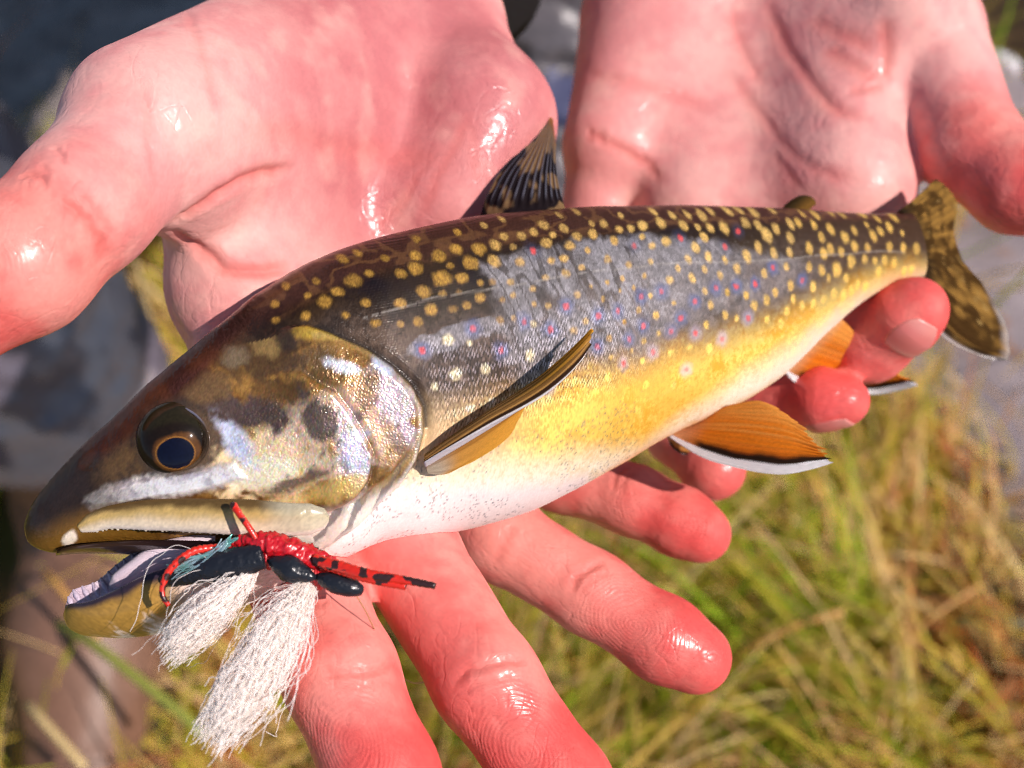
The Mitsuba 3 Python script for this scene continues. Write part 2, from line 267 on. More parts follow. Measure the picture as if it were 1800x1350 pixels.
R_CREASES = [  # sight-line paths on the palm side, depth and width in mm, redness
    ([(292, 392), (322, 384), (352, 368), (400, 335), (450, 308), (520, 300)], .9, 1.0, 1), ([(297, 404), (335, 432), (385, 464), (457, 476), (520, 470)], .9, 1.1, 1),
    ([(112, 352), (150, 385), (180, 425), (188, 460)], .35, .6, .8), ([(135, 340), (170, 372), (200, 415)], .2, .5, .5), ([(255, 130), (262, 190), (268, 250), (285, 330)], .22, .6, .3), ([(330, 20), (352, 75), (372, 140), (380, 200)], .2, .7, .3),
    ([(88, 252), (105, 266), (115, 285)], .3, .4, .2), ([(30, 305), (62, 302), (74, 322)], .5, .45, .3), ([(64, 285), (84, 300)], .25, .4, .2),
    ([(825, 192), (800, 245), (768, 305), (733, 394)], .12, .8, .5), ([(754, 272), (715, 335), (680, 390), (660, 430)], .10, .7, .45), ([(828, 200), (836, 270), (842, 320)], .08, .7, .35), ([(430, 235), (520, 240), (600, 260), (700, 272), (810, 275)], .25, 1.8, .5),
    ([(560, 1172), (600, 1180), (658, 1176), (700, 1160)], .42, .6, .6), ([(568, 1196), (620, 1202), (690, 1190)], .16, .5, .4), ([(476, 1042), (520, 1056), (580, 1050)], .25, .7, .5),
    ([(787, 1202), (830, 1172), (880, 1160), (931, 1157)], .5, .7, .7), ([(800, 1226), (850, 1195), (920, 1185)], .2, .5, .5), ([(815, 1250), (890, 1272), (960, 1278)], .12, .5, .3), ([(612, 1012), (660, 992), (720, 975), (780, 962)], .2, .7, .3),
    ([(998, 1040), (1012, 1012), (1035, 996), (1066, 984)], .46, .7, .7), ([(1014, 1052), (1030, 1024), (1072, 1000)], .16, .5, .4), ([(868, 1000), (880, 960), (910, 920)], .2, .7, .4), ([(1075, 862), (1078, 838), (1109, 815)], .3, .6, .6), ([(1090, 868), (1094, 842), (1120, 824)], .15, .5, .4)]
L_CREASES = [
    ([(1026, 130), (1070, 136), (1115, 144), (1186, 164), (1257, 192)], .45, 1.4, .4), ([(1282, 0), (1296, 57), (1311, 100), (1340, 150)], .5, 1.3, .5), ([(1342, 0), (1375, 71), (1413, 127), (1450, 175), (1493, 198), (1540, 205)], .8, 1.4, .8),
    ([(1422, 28), (1460, 50), (1500, 68), (1542, 86)], .42, 1.5, .8), ([(1446, 78), (1480, 102), (1515, 122), (1560, 143)], .5, 1.5, .8), ([(1490, 155), (1530, 152), (1560, 143)], .5, 1.0, .7), ([(1548, 30), (1552, 70), (1556, 110), (1564, 150)], .45, 1.4, 1),
    ([(1280, 118), (1328, 189), (1398, 274), (1469, 307), (1540, 320)], .4, 1.2, .6), ([(1351, 264), (1380, 300), (1408, 340)], .3, 1.0, .5), ([(1044, 245), (1091, 266), (1130, 286), (1160, 320)], .5, 1.1, .8), ([(1030, 235), (1060, 248)], .6, 1.0, .8), ([(1640, 215), (1670, 205), (1715, 190)], .25, 1.0, .5), ([(1650, 240), (1690, 228), (1730, 212)], .2, .9, .4)]
# centres of the finger pads: where the ridges of the fingerprints curl
PADS = [(R_THUMB[3], R_THUMB[4]), (R_FINGERS[0][2], R_FINGERS[0][3]), (R_FINGERS[1][2], R_FINGERS[1][3]), (R_FINGERS[2][2], R_FINGERS[2][3]), (R_FINGERS[3][2], R_FINGERS[3][3])]
def pad_frame(a, b):
    c = W(a[0] * .45 + b[0] * .55 + [0, 0, -a[1] * .8]); d = W(b[0]) - W(a[0]); d /= np.linalg.norm(d); e = np.cross(d, -FWD); return c, d, e / np.linalg.norm(e)
PADF = [pad_frame(*k) for k in PADS]
def f_wet(p, n, uv): return mikit.smoothstep(0.48, 0.60, 0.09 * mikit.smoothstep(.02, .04, p.x) + mikit.fbm(p.x * 55 + 3, p.y * 55, p.z * 55, 3))
def f_skin(p, n, uv):
    h = mi.Float(0); s = mikit.fbm(p.x * 260, p.y * 260, p.z * 260, 2)
    for c, d, e in PADF:
        q = p - mi.Point3f(*c.tolist()); u = dr.dot(q, mi.Vector3f(*d.tolist())); w = dr.dot(q, mi.Vector3f(*e.tolist())); r = dr.sqrt(dr.square(u * 0.75) + dr.square(w) + 1e-9)
        m = mikit.smoothstep(0.0135, 0.009, dr.norm(q)); h += m * dr.sin((r + 0.0012 * s) * (2 * math.pi / 0.00062)) * 0.000020
    a = mikit.noise(p.x * 1300 + p.y * 500, p.y * 700 - p.z * 900, p.z * 400); b = mikit.noise(p.x * 300 - p.z * 300, p.y * 1500, p.z * 1200)
    l1 = mikit.smoothstep(.045, .0, dr.abs(mikit.noise(p.x * 130 + s * .6, p.y * 420 - p.z * 300, p.z * 200) - .5)); l2 = mikit.smoothstep(.05, .0, dr.abs(mikit.noise(p.x * 430 - p.z * 260, p.y * 150 + s * .5, p.z * 160 + 9) - .5))
    l3 = mikit.smoothstep(.04, .0, dr.abs(mikit.noise(p.x * 240 + p.y * 240, p.y * 260 - p.x * 220, p.z * 300 + 4) - .5))
    return h + 0.00003 * (a + b) + 0.00013 * mikit.fbm(p.x * 170, p.y * 170, p.z * 170, 3) - 0.000048 * (l1 + l2 + .8 * l3) + 0.00007 * f_wet(p, n, uv) * mikit.noise(p.x * 1100, p.y * 1100, p.z * 1100)
def f_wet_rough(p, n, uv): return 0.35 + 0.5 * mikit.noise(p.x * 500, p.y * 500, p.z * 500)
SKIN_P = {'type': 'principled', 'base_color': VC, 'specular': .24}
scene['skin'] = bump({'type': 'blendbsdf', 'weight': mikit.proc(f_wet), 'a': {**SKIN_P, 'roughness': .55}, 'b': {**SKIN_P, 'roughness': .28, 'clearcoat': mikit.proc(f_wet_rough), 'clearcoat_gloss': .95}}, f_skin, 8e-5)
scene['nail'] = {'type': 'twosided', 'b': {'type': 'principled', 'base_color': VC, 'roughness': .3, 'specular': .5, 'clearcoat': .6, 'clearcoat_gloss': .93}}
def project(v): return np.stack([900 + v[:, 0] / v[:, 2] / TX * 900, 675 - v[:, 1] / v[:, 2] / TX * 900], 1)
def paint_hand(v, n, fingers, thumb, palm, creases, seed, palm_mid):
    """creases and folds pressed into the skin, and its colour: red finger pads and folds, shade painted into the palm"""
    front = np.where(n[:, 2] < -0.15)[0]; tree = cKDTree(project(v[front])); push, red = np.zeros(len(v)), np.zeros(len(v))
    for pts, depth, width, rd in creases:
        depth = depth * (.6 if seed == 91 else 1)
        line = smooth_line(np.array(pts, float), 24); d, i = tree.query(line, k=6); k = front[i]; j = k[np.arange(24), v[k, 2].argmin(1)]
        path = v[j]; lo, hi = path.min(0) - 5, path.max(0) + 5; c = np.where(((v > lo) & (v < hi)).all(1))[0]
        e, t = seg_dist(v[c], path); fade = np.clip(np.minimum(t, 1 - t) * 6, 0, 1) ** .7; w = width * (1 + .3 * n3(v[c], 2.0, seed))
        push[c] -= depth * fade * np.exp(-(e / w) ** 2); push[c] += .16 * depth * fade * np.exp(-((e - 2.3 * w) / (1.4 * w)) ** 2); red[c] = np.maximum(red[c], rd * fade * np.exp(-(e / (1.6 * w)) ** 2))
    push += .35 * n3(v, 9, seed + 1, 2)
    pad = np.zeros(len(v)); fing = np.zeros(len(v))
    for ch in [*fingers, thumb[1:]]:
        d, t = seg_dist(v, np.array([q[0] for q in ch])); w = sstep(14.5, 11.5, d); fing = np.maximum(fing, w * sstep(.30, .62, t)); pad = np.maximum(pad, w * sstep(.74, .90, t))
        for q in ch[1:3]:                                        # soft pads bulge between the joints, and the skin is drawn in at each
            push -= .38 * np.exp(-((v - q[0]) ** 2).sum(1) / (q[1] * 1.05) ** 2) * 2.0
    blot = n3(v, 11, seed + 2, 3) + .45 * n3(v, 2.6, seed + 3, 3)
    c = lerp((0.77, 0.385, 0.34), (0.71, 0.28, 0.262), sstep(-.2, .22, blot)); c = lerp(c, lerp((0.54, 0.180, 0.176), (0.48, 0.140, 0.144), sstep(-.15, .2, blot)), sstep(50, 30, np.linalg.norm(v - palm_mid, axis=1)) * (.92 if seed == 81 else .12)); c = lerp(c, (0.80, 0.45, 0.37), sstep(.02, .3, n3(v, 7, seed + 7, 3)) * .35); c = lerp(c, lerp((0.77, 0.245, 0.20), (0.70, 0.140, 0.118), sstep(-.2, .2, blot)), fing * .95); c = lerp(c, (0.66, 0.085, 0.076), np.clip(pad * (.75 + 1.2 * blot), 0, 1))  # soft shade painted into the palm colour, strong under the fish head
    c = lerp(c, (0.56, 0.10, 0.08), np.clip(red, 0, 1) * .6); back = sstep(.1, .6, n[:, 2]); c = lerp(c, (0.62, 0.33, 0.24), back * .8)
    return v + n * push[:, None], np.clip(c * (1 + .10 * (rng.random(len(v))[:, None] - .5)), .02, .92)
person = thing('person', 'angler kneeling on the bank in grey waders, holding the trout out on both wet palms', 'person')
def nail(parent, tip, prev, out, w, l, axis=None):
    body = BODY[parent]
    """a curved plate let into the back of the fingertip; out = direction it faces"""
    d = tip[0] - (prev[0] if axis is None else axis[0]); d /= np.linalg.norm(d); o = np.asarray(out, float); o -= d * (o @ d); o /= np.linalg.norm(o); s = np.cross(d, o); r = (tip[1] * .5 + prev[1] * .5) + .95
    a, b = np.meshgrid(np.linspace(-1, 1, 31), np.linspace(-1, 1, 31), indexing='ij'); sq = 1 - .34 * np.abs(b) ** 3 * np.abs(a) ** 1.5; ang = a * w / r / 2 * sq
    c0 = (tip[0] + d * (l * .5 - .55 * l + .28 * tip[1]) * 0 + ((b * l / 2 * (1 - .14 * a ** 2 * (b > 0)) - l * .22))[..., None] * d).reshape(-1, 3); ray = (np.sin(ang)[..., None] * s + np.cos(ang)[..., None] * o).reshape(-1, 3)
    near_, far_ = np.zeros(len(c0)), np.full(len(c0), 14.0)
    for _ in range(22): m_ = (near_ + far_) / 2; ins_ = body(c0 + ray * m_[:, None]) < 0; near_, far_ = np.where(ins_, m_, near_), np.where(ins_, far_, m_)
    rim_ = np.maximum(np.abs(a), np.where(b < 0, -b, 0)).ravel(); v = c0 + ray * (near_ + .16 - .55 * sstep(.86, 1.0, rim_))[:, None]
    top = v.reshape(-1, 3); low = top - o * .7; m = 31 * 31; ids = np.arange(m).reshape(31, 31); st = lambda e: np.vstack([np.stack([e[:-1], e[1:], e[1:] + m], 1), np.stack([e[:-1], e[1:] + m, e[:-1] + m], 1)])
    f = np.vstack([grid_faces(31, 31), grid_faces(31, 31)[:, ::-1] + m] + [st(ids[0]), st(ids[-1]), st(ids[:, 0]), st(ids[:, -1])]); bb = np.tile(b.ravel(), 2)
    c = lerp((0.56, 0.145, 0.125), (0.64, 0.23, 0.195), sstep(.3, .9, bb)); c = lerp(c, (0.62, 0.23, 0.19), sstep(-.4, -.9, bb)); obj('fingernail', (np.vstack([top, low]), f), 'nail', parent, color=c)
from concurrent.futures import ThreadPoolExecutor
jobs = [(R_FINGERS, R_THUMB, R_PALM, (-125, -85, 150), (60, 165, 470), HAND_H), (L_FINGERS, L_THUMB, L_PALM, (-5, -40, 220), (175, 165, 520), HAND_H)]
with ThreadPoolExecutor(2) as ex: flesh = list(ex.map(lambda a: make_hand(*a), jobs))
hands, BODY, SKINS = [], {}, []
for (v, f, n), (fg, th, pa, *_), cr, sd, lab in zip(flesh, jobs, (R_CREASES, L_CREASES), (81, 91), ('open hand under the head of the fish, thumb stretched out', 'open hand under the tail of the fish, fingertips curled up')):
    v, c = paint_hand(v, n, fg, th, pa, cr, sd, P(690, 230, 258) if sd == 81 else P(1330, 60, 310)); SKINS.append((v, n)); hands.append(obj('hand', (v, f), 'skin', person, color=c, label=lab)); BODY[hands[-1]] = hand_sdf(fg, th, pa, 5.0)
nail(hands[1], L_FINGERS[0][4], L_FINGERS[0][3], (0.16, -0.42, -1.0), 10.0, 9.0, L_FINGERS[0][2]); nail(hands[1], L_FINGERS[1][4], L_FINGERS[1][3], (-.1, -1.0, -.35), 9, 9, L_FINGERS[1][2]); nail(hands[1], L_FINGERS[2][4], L_FINGERS[2][3], (-.2, -1.0, .1), 10, 10)
nail(hands[1], L_THUMB[4], L_THUMB[3], (.1, .9, .5), 12, 12)
for j in range(4): nail(hands[0], R_FINGERS[j][-1], R_FINGERS[j][-2], (-.2, -.2, 1.0), 11, 11)
nail(hands[0], R_THUMB[4], R_THUMB[3], (-.3, .5, .9), 13, 13)
# ------------------------------------------------------------------ the angler's clothes (world metres)
def f_wader(p, n, uv):
    b = mikit.fbm(p.x * 40, p.y * 40, p.z * 40, 4); wet = mikit.smoothstep(.44, .56, mikit.fbm(p.x * 26, p.y * 26, p.z * 20, 3)); c = mikit.mix(mikit.mix((0.26, 0.215, 0.225), (0.44, 0.375, 0.39), b), mikit.mix((0.045, 0.042, 0.068), (0.09, 0.08, 0.115), b), wet * .85); return mikit.mix(c, mikit.mix((0.055, 0.048, 0.052), (0.13, 0.115, 0.125), b), mikit.smoothstep(-.16, -.06, p.x) * .9)  # sunlit kneeling leg painted darker to offset the light, shaded shin kept pale
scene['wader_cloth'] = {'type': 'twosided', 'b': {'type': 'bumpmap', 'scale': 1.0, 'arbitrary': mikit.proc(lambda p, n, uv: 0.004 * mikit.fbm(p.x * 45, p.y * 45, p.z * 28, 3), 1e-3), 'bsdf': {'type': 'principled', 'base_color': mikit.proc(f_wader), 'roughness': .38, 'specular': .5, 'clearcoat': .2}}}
def cloth(c, r=.75): return {'type': 'twosided', 'b': {'type': 'principled', 'base_color': {'type': 'rgb', 'value': list(c)}, 'roughness': r, 'sheen': .2}}
scene['dark_fleece'] = cloth((0.018, 0.017, 0.022)); scene['navy_trim'] = cloth((0.055, 0.060, 0.13), .5); scene['boot_leather'] = {'type': 'twosided', 'b': {'type': 'principled', 'base_color': mikit.proc(lambda p, n, uv: mikit.mix((0.12, 0.058, 0.034), (0.23, 0.125, 0.085), mikit.fbm(p.x * 50, p.y * 50, p.z * 50, 4))), 'roughness': .5}}; scene['boot_rubber'] = cloth((0.03, 0.022, 0.018), .6)
def soft_body(bones, k, lo, hi, h, fold, seed):
    B_ = [(np.array(a) * 1000., np.array(b) * 1000., ra * 1000, rb * 1000) for a, b, ra, rb in bones]
    def fn(p):
        d = None
        for a, b, ra, rb in B_: c = capsule(p, a, b, ra, rb); d = c if d is None else smin(d, c, k * 1000)
        return d
    v, f, n = surface_net(fn, np.array(lo) * 1000., np.array(hi) * 1000., h * 1000, 1); t = n3(v, 60, seed, 3); wv_ = n3(v * [1, 1, 1.8], 32, seed + 1, 3); v = v + n * (fold * 1000 * (1 - np.abs(wv_) * 3.2 + .8 * t))[:, None]
    return v / 1000, f
BOOT = on_ground(150, 1345) + [0, .155, .015]
ank, knee = BOOT + [-.01, .035, .165], np.array([-.42, .50, .52]); hipR, hipL = np.array([-.14, .98, .52]), np.array([.10, .98, .52]); kneeL = np.array([.005, .66, .075])
wad = soft_body([(ank, knee, .066, .088), (knee, hipR, .092, .12), (hipR, hipL, .13, .13), (hipL, kneeL, .125, .085), (kneeL, np.array([.06, 1.10, .06]), .078, .055), ((hipR + hipL) / 2, np.array([-.02, .98, .85]), .16, .17)], .05, (-.62, .05, -.06), (.36, 1.30, 1.05), .014, .010, 131)
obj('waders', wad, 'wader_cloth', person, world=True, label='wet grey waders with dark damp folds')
chest, shR, shL = np.array([-.02, .93, .92]), np.array([-.21, .90, 1.02]), np.array([.19, .90, 1.02]); elR, elL = W(P(870, -1150, 560)) , W(P(1420, -950, 590))
jk = soft_body([(np.array([-.02, .98, .82]), chest, .165, .17), (shR, shL, .085, .085), (shR, elR, .075, .056), (elR, W(P(735, -210, 345)), .052, .037), (shL, elL, .075, .056), (elL, W(P(1330, -520, 440)), .052, .042), ((shR + shL) / 2, np.array([-.01, .90, 1.10]), .07, .062)], .03, (-.45, .15, .40), (.45, 1.30, 1.25), .012, .005, 141)
obj('jacket', jk, 'dark_fleece', person, world=True, label='dark jacket with long sleeves')
cu = smooth_line(np.array([P(735, -230, 345), P(742, -120, 332), P(746, -15, 322)]), 20); cuv, cuf = tube(cu, np.linspace(36, 31, 20), 40); obj('cuff', (cuv, cuf), 'dark_fleece', person, label='dark cuff at the wrist of the hand under the head of the fish')
# the dark blue patch on the kneeling leg: a sheet of cloth sewn on, 2 mm proud
wvv, wff = wad; wn = trimesh.Trimesh(wvv, wff, process=False).vertex_normals; rel = wvv - CAM; wd = rel @ FWD; wpx = np.stack([900 + rel @ RIGHT / wd / TX * 900, 675 - rel @ UP / wd / TX * 900], 1)
near_v = np.where((np.hypot(*(wpx - [1008, 205]).T) < 25) & (wd > .3))[0]; pc = wvv[near_v[wd[near_v].argmin()]]; ax_ = kneeL - hipL; ax_ /= np.linalg.norm(ax_); loc = wvv - pc
sel = (np.abs(loc[:, 0]) < .019) & (np.abs(loc @ ax_) < .022) & (np.linalg.norm(loc, axis=1) < .035); pf = wff[sel[wff].all(1)]; ids_ = np.unique(pf); bk = np.zeros(len(wvv), int); bk[ids_] = np.arange(len(ids_)); sgn = 1 if (wn[ids_] @ FWD).mean() < 0 else -1
pv_ = np.vstack([wvv[ids_] + sgn * wn[ids_] * .0025, wvv[ids_] + sgn * wn[ids_] * .0005]); pf = bk[pf]; obj('knee_patch', (pv_, np.vstack([pf, pf[:, ::-1] + len(ids_)])), 'navy_trim', person, world=True, label='dark blue patch on the kneeling leg, between the two hands')
# the boot: rounded toe, sole and ankle
def boot(name, at, yaw, lab):
    R2 = np.array([[math.cos(yaw), -math.sin(yaw), 0], [math.sin(yaw), math.cos(yaw), 0], [0, 0, 1.0]])
    B_ = [((0, .02, .075), (0, .02, .13), .050, .052), ((0, .02, .06), (0, -.09, .050), .050, .046), ((0, -.09, .045), (0, -.17, .036), .046, .036), ((.0, .055, .05), (0, .02, .05), .042, .045)]
    up = soft_body(B_, .03, (-.1, -.28, -.04), (.1, .14, .22), .008, .0012, 151); sole_b = [((0, .06, .012), (0, -.18, .010), .044, .040), ((.012, -.08, .012), (.004, -.17, .011), .044, .036)]
    so = soft_body(sole_b, .01, (-.1, -.28, -.06), (.1, .14, .08), .008, .0008, 152); sv = so[0].copy(); sv[:, 2] = np.clip(sv[:, 2], -.006, .022)
    k = f'{person}__boot'; k = numbered(k); scene[k] = mikit.ply((up[0] @ R2.T + at, up[1]), 'boot_leather', smooth=True); labels[k] = {'label': lab}
    obj('sole', (sv @ R2.T + at, so[1]), 'boot_rubber', k, world=True, smooth=40)
    for j in range(4):
        y0 = -.02 - j * .028; pts = np.array([[s * .040, y0 + .010 * (s > 0), .082 - j * .006 + .022 * (1 - s * s)] for s in np.linspace(-1, 1, 12)]); obj('lace', tube(pts @ R2.T + at, .0026, 6), 'boot_rubber', k, world=True)
boot('boot', BOOT, .10, 'brown wading boot in the grass below the chin of the fish')
# ------------------------------------------------------------------ the trout: one lofted body
STATIONS = [  # back, belly (sight lines), distance of the middle, half thickness in mm
    (47, 926, 50, 944, 203.5, 0.9), (58, 893, 68, 962, 203.3, 3.2), (86, 851, 108, 971, 203.0, 4.8), (150, 779, 168, 962, 203.0, 6.2), (207, 727, 245, 957, 203.5, 7.8),
    (259, 676, 332, 955, 204.2, 9.4), (322, 624, 430, 962, 205.4, 11.2), (395, 563, 525, 978, 207.0, 13.0), (455, 515, 600, 981, 208.8, 14.2),
    (530, 469, 668, 953, 211.2, 14.8), (615, 434, 750, 944, 214.0, 15.0), (700, 410, 830, 929, 217.0, 15.0), (800, 387, 920, 903, 221.0, 14.8),
    (900, 374, 1005, 862, 225.0, 14.2), (1000, 367, 1085, 818, 229.5, 13.4), (1100, 364, 1181, 763, 234.0, 12.4), (1200, 362, 1275, 722, 239.0, 11.2),
    (1300, 364, 1362, 668, 244.0, 9.6), (1400, 368, 1450, 585, 249.0, 7.8), (1480, 375, 1520, 527, 253.0, 5.9), (1550, 376, 1575, 497, 257.0, 4.2), (1596, 374, 1620, 488, 260.0, 3.0)]
ROLL = math.radians(10)
NS, NT = 860, 400
_st = np.array(STATIONS, float)
_T, _B = Ps(_st[:, [0, 1, 4]]), Ps(_st[:, [2, 3, 4]])
_C = (_T + _B) / 2
_L = np.r_[0, np.cumsum(np.linalg.norm(np.diff(_C, axis=0), axis=1))]
FISH_LEN = _L[-1]
_s = np.r_[np.linspace(0, 1, 40)[:-1] ** 2 * 4, np.linspace(4, FISH_LEN, NS - 39)]
_c, _u, _w = PchipInterpolator(_L, _C)(_s), PchipInterpolator(_L, (_T - _B) / 2)(_s), PchipInterpolator(_L, _st[:, 5])(_s)
_ax = np.gradient(_c, _s, axis=0); _ax /= np.linalg.norm(_ax, axis=1, keepdims=True)
_n = np.cross(_ax, _u); _n /= np.linalg.norm(_n, axis=1, keepdims=True); _n *= -np.sign(_n[:, 2:3])
_th = np.arange(NT) / NT * 2 * np.pi - np.pi / 2
def _pw(x, e): return np.sign(x) * np.abs(x) ** e
body_v = (_c[:, None] + _u[:, None] * np.sin(_th)[None, :, None] + (_n * _w[:, None])[:, None] * _pw(np.cos(_th), 0.92)[None, :, None])
H = np.linalg.norm(_u, axis=1)
X = np.repeat(_s, NT).reshape(NS, NT)                                    # chart: mm along the fish, mm above its middle line
Y = H[:, None] * np.sin(_th + ROLL)[None]
NEAR = np.broadcast_to(np.cos(_th + ROLL)[None] > 0, X.shape)
body_f = grid_faces(NS, NT, True)
def on_fish(x, y, lift=0.0):
    """point of the near flank at chart place (x, y), in mm"""
    i = np.clip(np.searchsorted(_s, x), 1, NS - 1); t = (x - _s[i - 1]) / (_s[i] - _s[i - 1]); mixed = lambda a: a[i - 1] * (1 - t) + a[i] * t
    a = math.asin(np.clip(y / mixed(H), -1, 1)) - ROLL
    return mixed(_c) + mixed(_u) * math.sin(a) + mixed(_n) * (mixed(_w) * _pw(np.array(math.cos(a)), 0.92) + lift)
# the markings, in chart millimetres (x along the fish, y above its middle line, radius)
YELLOW = [
    (74.6, 19.5, 1.42), (80.3, 21, 1.35), (75.7, 22.9, 1.21), (82.7, 22.8, 1.3), (86, 22.7, 1.14), (79, 23.4, 0.97), (71.3, 21.8, 1.2), (70.9, 18.2, 1.19), (77.9, 19, 1.11), (84.5, 20.5, 1.07), (79.6, 15.5, 1.05), (71.3, 15.3, 1.03), (74.6, 14.7, 0.88), (77, 14.8, 0.79), 
    (68.7, 13.8, 0.99), (68.7, 21.4, 0.94), (66.9, 17.1, 0.87), (73.9, 17.4, 0.63), (76.4, 17.1, 0.47), (76.8, 21.2, 0.64), (72.2, 23.6, 0.8), (80.5, 17.8, 0.64), (65.8, 14, 0.68), (88.2, 23.6, 0.92), (91.3, 23, 0.82), (93.7, 23.1, 0.83), (96.6, 22, 0.67), (94.8, 21.1, 0.99), 
    (88.9, 21.8, 0.65), (99.2, 22.6, 0.94), (96.1, 23.7, 0.84), (100.8, 20.9, 0.84), (104.1, 20.5, 1.08), (107.8, 21.4, 1.03), (105.2, 22, 0.61), (110.4, 19.9, 0.75), (112.9, 19.5, 0.86), (108.2, 18.6, 0.92), (115.7, 19.3, 0.97), (119.7, 19, 0.87), (124.1, 18, 0.88), (98.6, 19.8, 1), 
    (101.6, 18.4, 0.74), (96.6, 18.1, 0.83), (94.4, 18.3, 0.72), (88.9, 19.4, 0.91), (99.2, 16.1, 0.73), (95.9, 15.8, 0.82), (92.4, 16, 0.81), (86, 16.8, 0.8), (82.7, 17.5, 0.8), (89.5, 14.9, 0.71), (85.6, 14.8, 0.64), (83.4, 14.5, 0.7), (88.9, 12.5, 0.71), (91.3, 11.6, 0.65), 
    (96.8, 12, 0.82), (99.7, 12.8, 0.59), (101.4, 10.3, 0.6), (105.2, 16.1, 0.94), (109.3, 14.2, 0.84), (114.2, 13.6, 0.78), (118.8, 16.1, 0.86), (115.7, 16, 0.86), (107.1, 12.5, 0.74), (112, 11.7, 0.74), (105.8, 10.7, 0.6), (81.8, 11.5, 0.89), (94.6, 6.5, 0.91), (97, 7.5, 0.82), 
    (101, 3.6, 0.99), (85.8, 4.7, 1.12), (77, 4.2, 1.1), (72.2, 4.6, 1.4), (72.4, 10.3, 1.09), (68.4, 3.4, 0.77), (73.1, -1.2, 0.87), (76.8, -1.2, 0.88), (112.4, 4.7, 0.84), (107.8, -2.2, 0.84), (99.4, -2.7, 0.92), (93.1, -2, 0.81), (96.6, -4.7, 0.98), (92.6, -6, 0.98), 
    (96.1, 0, 0.72), (108.2, -6.9, 0.94), (61.2, 21.5, 1.31), (55.7, 19.3, 1.29), (61.8, 18.1, 0.87), (58.1, 16.8, 0.61), (62.1, 14.8, 0.77), (127.4, 15.3, 0.84), (126.5, 12, 0.84), (121.9, 12.3, 0.83), (124.7, 10.1, 0.83), (116.8, 9.7, 0.82), (121.4, 9.1, 0.83), (127.8, 8.5, 0.84), 
    (133.1, 16.1, 0.86), (129.8, 16.6, 0.85), (135.5, 10.3, 1.16), (132.2, 9, 0.85), (139, 11.3, 0.86), (142.3, 12.8, 1.19), (145.4, 13, 0.88), (138.8, 15.8, 0.87), (142.3, 9.4, 0.87), (146.3, 8.4, 0.87), (147.8, 10.5, 0.88), (144.3, 6.3, 0.87), (138.4, 6.6, 0.86), (139.9, 2.6, 0.86), 
    (144.3, 2.7, 0.87), (134.2, 1.6, 0.85), (137.5, 1.8, 0.85), (142.1, -1.6, 0.86), (136.8, -1.7, 0.85), (122.3, 0.4, 0.83), (151.6, 7.2, 0.88), (155.7, 7.9, 0.89), (159, 8.3, 0.9), (161.9, 5.9, 0.9), (165, 6.4, 0.91), (169.2, 4.2, 0.91), (171.8, 4.7, 0.92), (174.9, 5, 0.93), 
    (154.6, 5, 0.89), (156.8, 5.1, 0.89), (159.5, 3.8, 0.89), (163.4, 3.5, 0.9), (166.7, 2.5, 0.91), (172.9, 1.3, 0.92), (177.1, 0.6, 0.93), (161.5, 1.1, 1.14), (165.2, 0.6, 0.9), (170.7, -1, 0.92), (157.1, 1, 1.21), (153.1, 2.4, 0.88), (150, 4.2, 0.88), (168.5, -3.1, 1.04), 
    (177.3, -4.5, 0.93), (179.5, -4.2, 0.94), (173.8, -2, 0.92), (146.5, -2, 0.87), (149.4, -2.8, 0.88), (152.4, -3.1, 0.88), (155.5, -3.2, 0.89), (158.2, -4.5, 0.89), (160.6, -4.5, 0.9), (162.3, -3.9, 0.9), (164.8, -5, 0.91), (150, 0.3, 0.88), (157.7, 11.5, 0.9), (151.8, 12, 0.89), 
    (149.6, 12.5, 0.88), (114.2, -2.8, 0.81), (117.9, -3, 0.82), (122.3, -4, 0.83), (114.2, -8.9, 0.82), (140.3, -3.6, 0.86), (181.2, -0.1, 0.94)]
RED = [
    (94.4, 10.7, 0.49), (86.2, 10.3, 0.48), (90.6, 7.8, 0.48), (80.5, 6.7, 0.47), (68, 9.4, 0.46), (76.8, 11.1, 0.47), (99.7, 7.8, 0.49), (104.1, 7.6, 0.5), (109.3, 3.7, 0.5), (110.2, 8.6, 0.5), (98.1, 2.8, 0.49), (110.4, -1.4, 0.51), (103.2, -1.5, 0.5), (105.4, 2.3, 0.5), 
    (112, 16.8, 0.51), (92, 20.4, 0.49), (87.8, -1.6, 0.48), (122.1, 16, 0.53), (131.3, 13, 0.54), (135.9, 14.9, 0.55), (114.6, 8.3, 0.52), (120.8, 5, 0.52), (117.3, 2.8, 0.52), (114.8, 1.1, 0.52), (119.7, -0.6, 0.52), (125.4, -2.9, 0.53), (117, -6.8, 0.52), (126.1, 6.5, 0.53), 
    (130.9, 5.9, 0.54), (135.5, 5.4, 0.54), (141, 7.1, 0.55), (147.6, 2.5, 0.56), (132.2, -0.3, 0.54)]
GOLD_EDGE = [(60, -1.5), (67, -0.4), (80, -1.6), (92, -0.8), (104, -1.5), (117, -2.4), (130, -2.2), (145, -2.3), (161, -3.4), (171, -3.0), (186, -4)]
LATERAL = [(60.7, 15.9), (66.2, 16.4), (72, 17), (81.6, 16.6), (91.3, 15.8), (102.1, 14.9), (114.6, 12.9), (126.7, 11.1), (140.3, 8.7), (150, 6.2), (162.1, 2.5), (177.3, -0.4)]
OPERCLE = [(46, 19.5), (48.4, 18.6), (51.9, 17), (55.9, 13.5), (59.6, 10.7), (62.3, 7.6), (64.5, 4.1), (65.4, 0.5), (64.7, -3.6), (62.7, -7.9), (59.2, -11.7), (53.9, -14.5), (48.2, -16.4), (44.5, -19.2), (40, -26), (20, -26), (20, 19.5)]
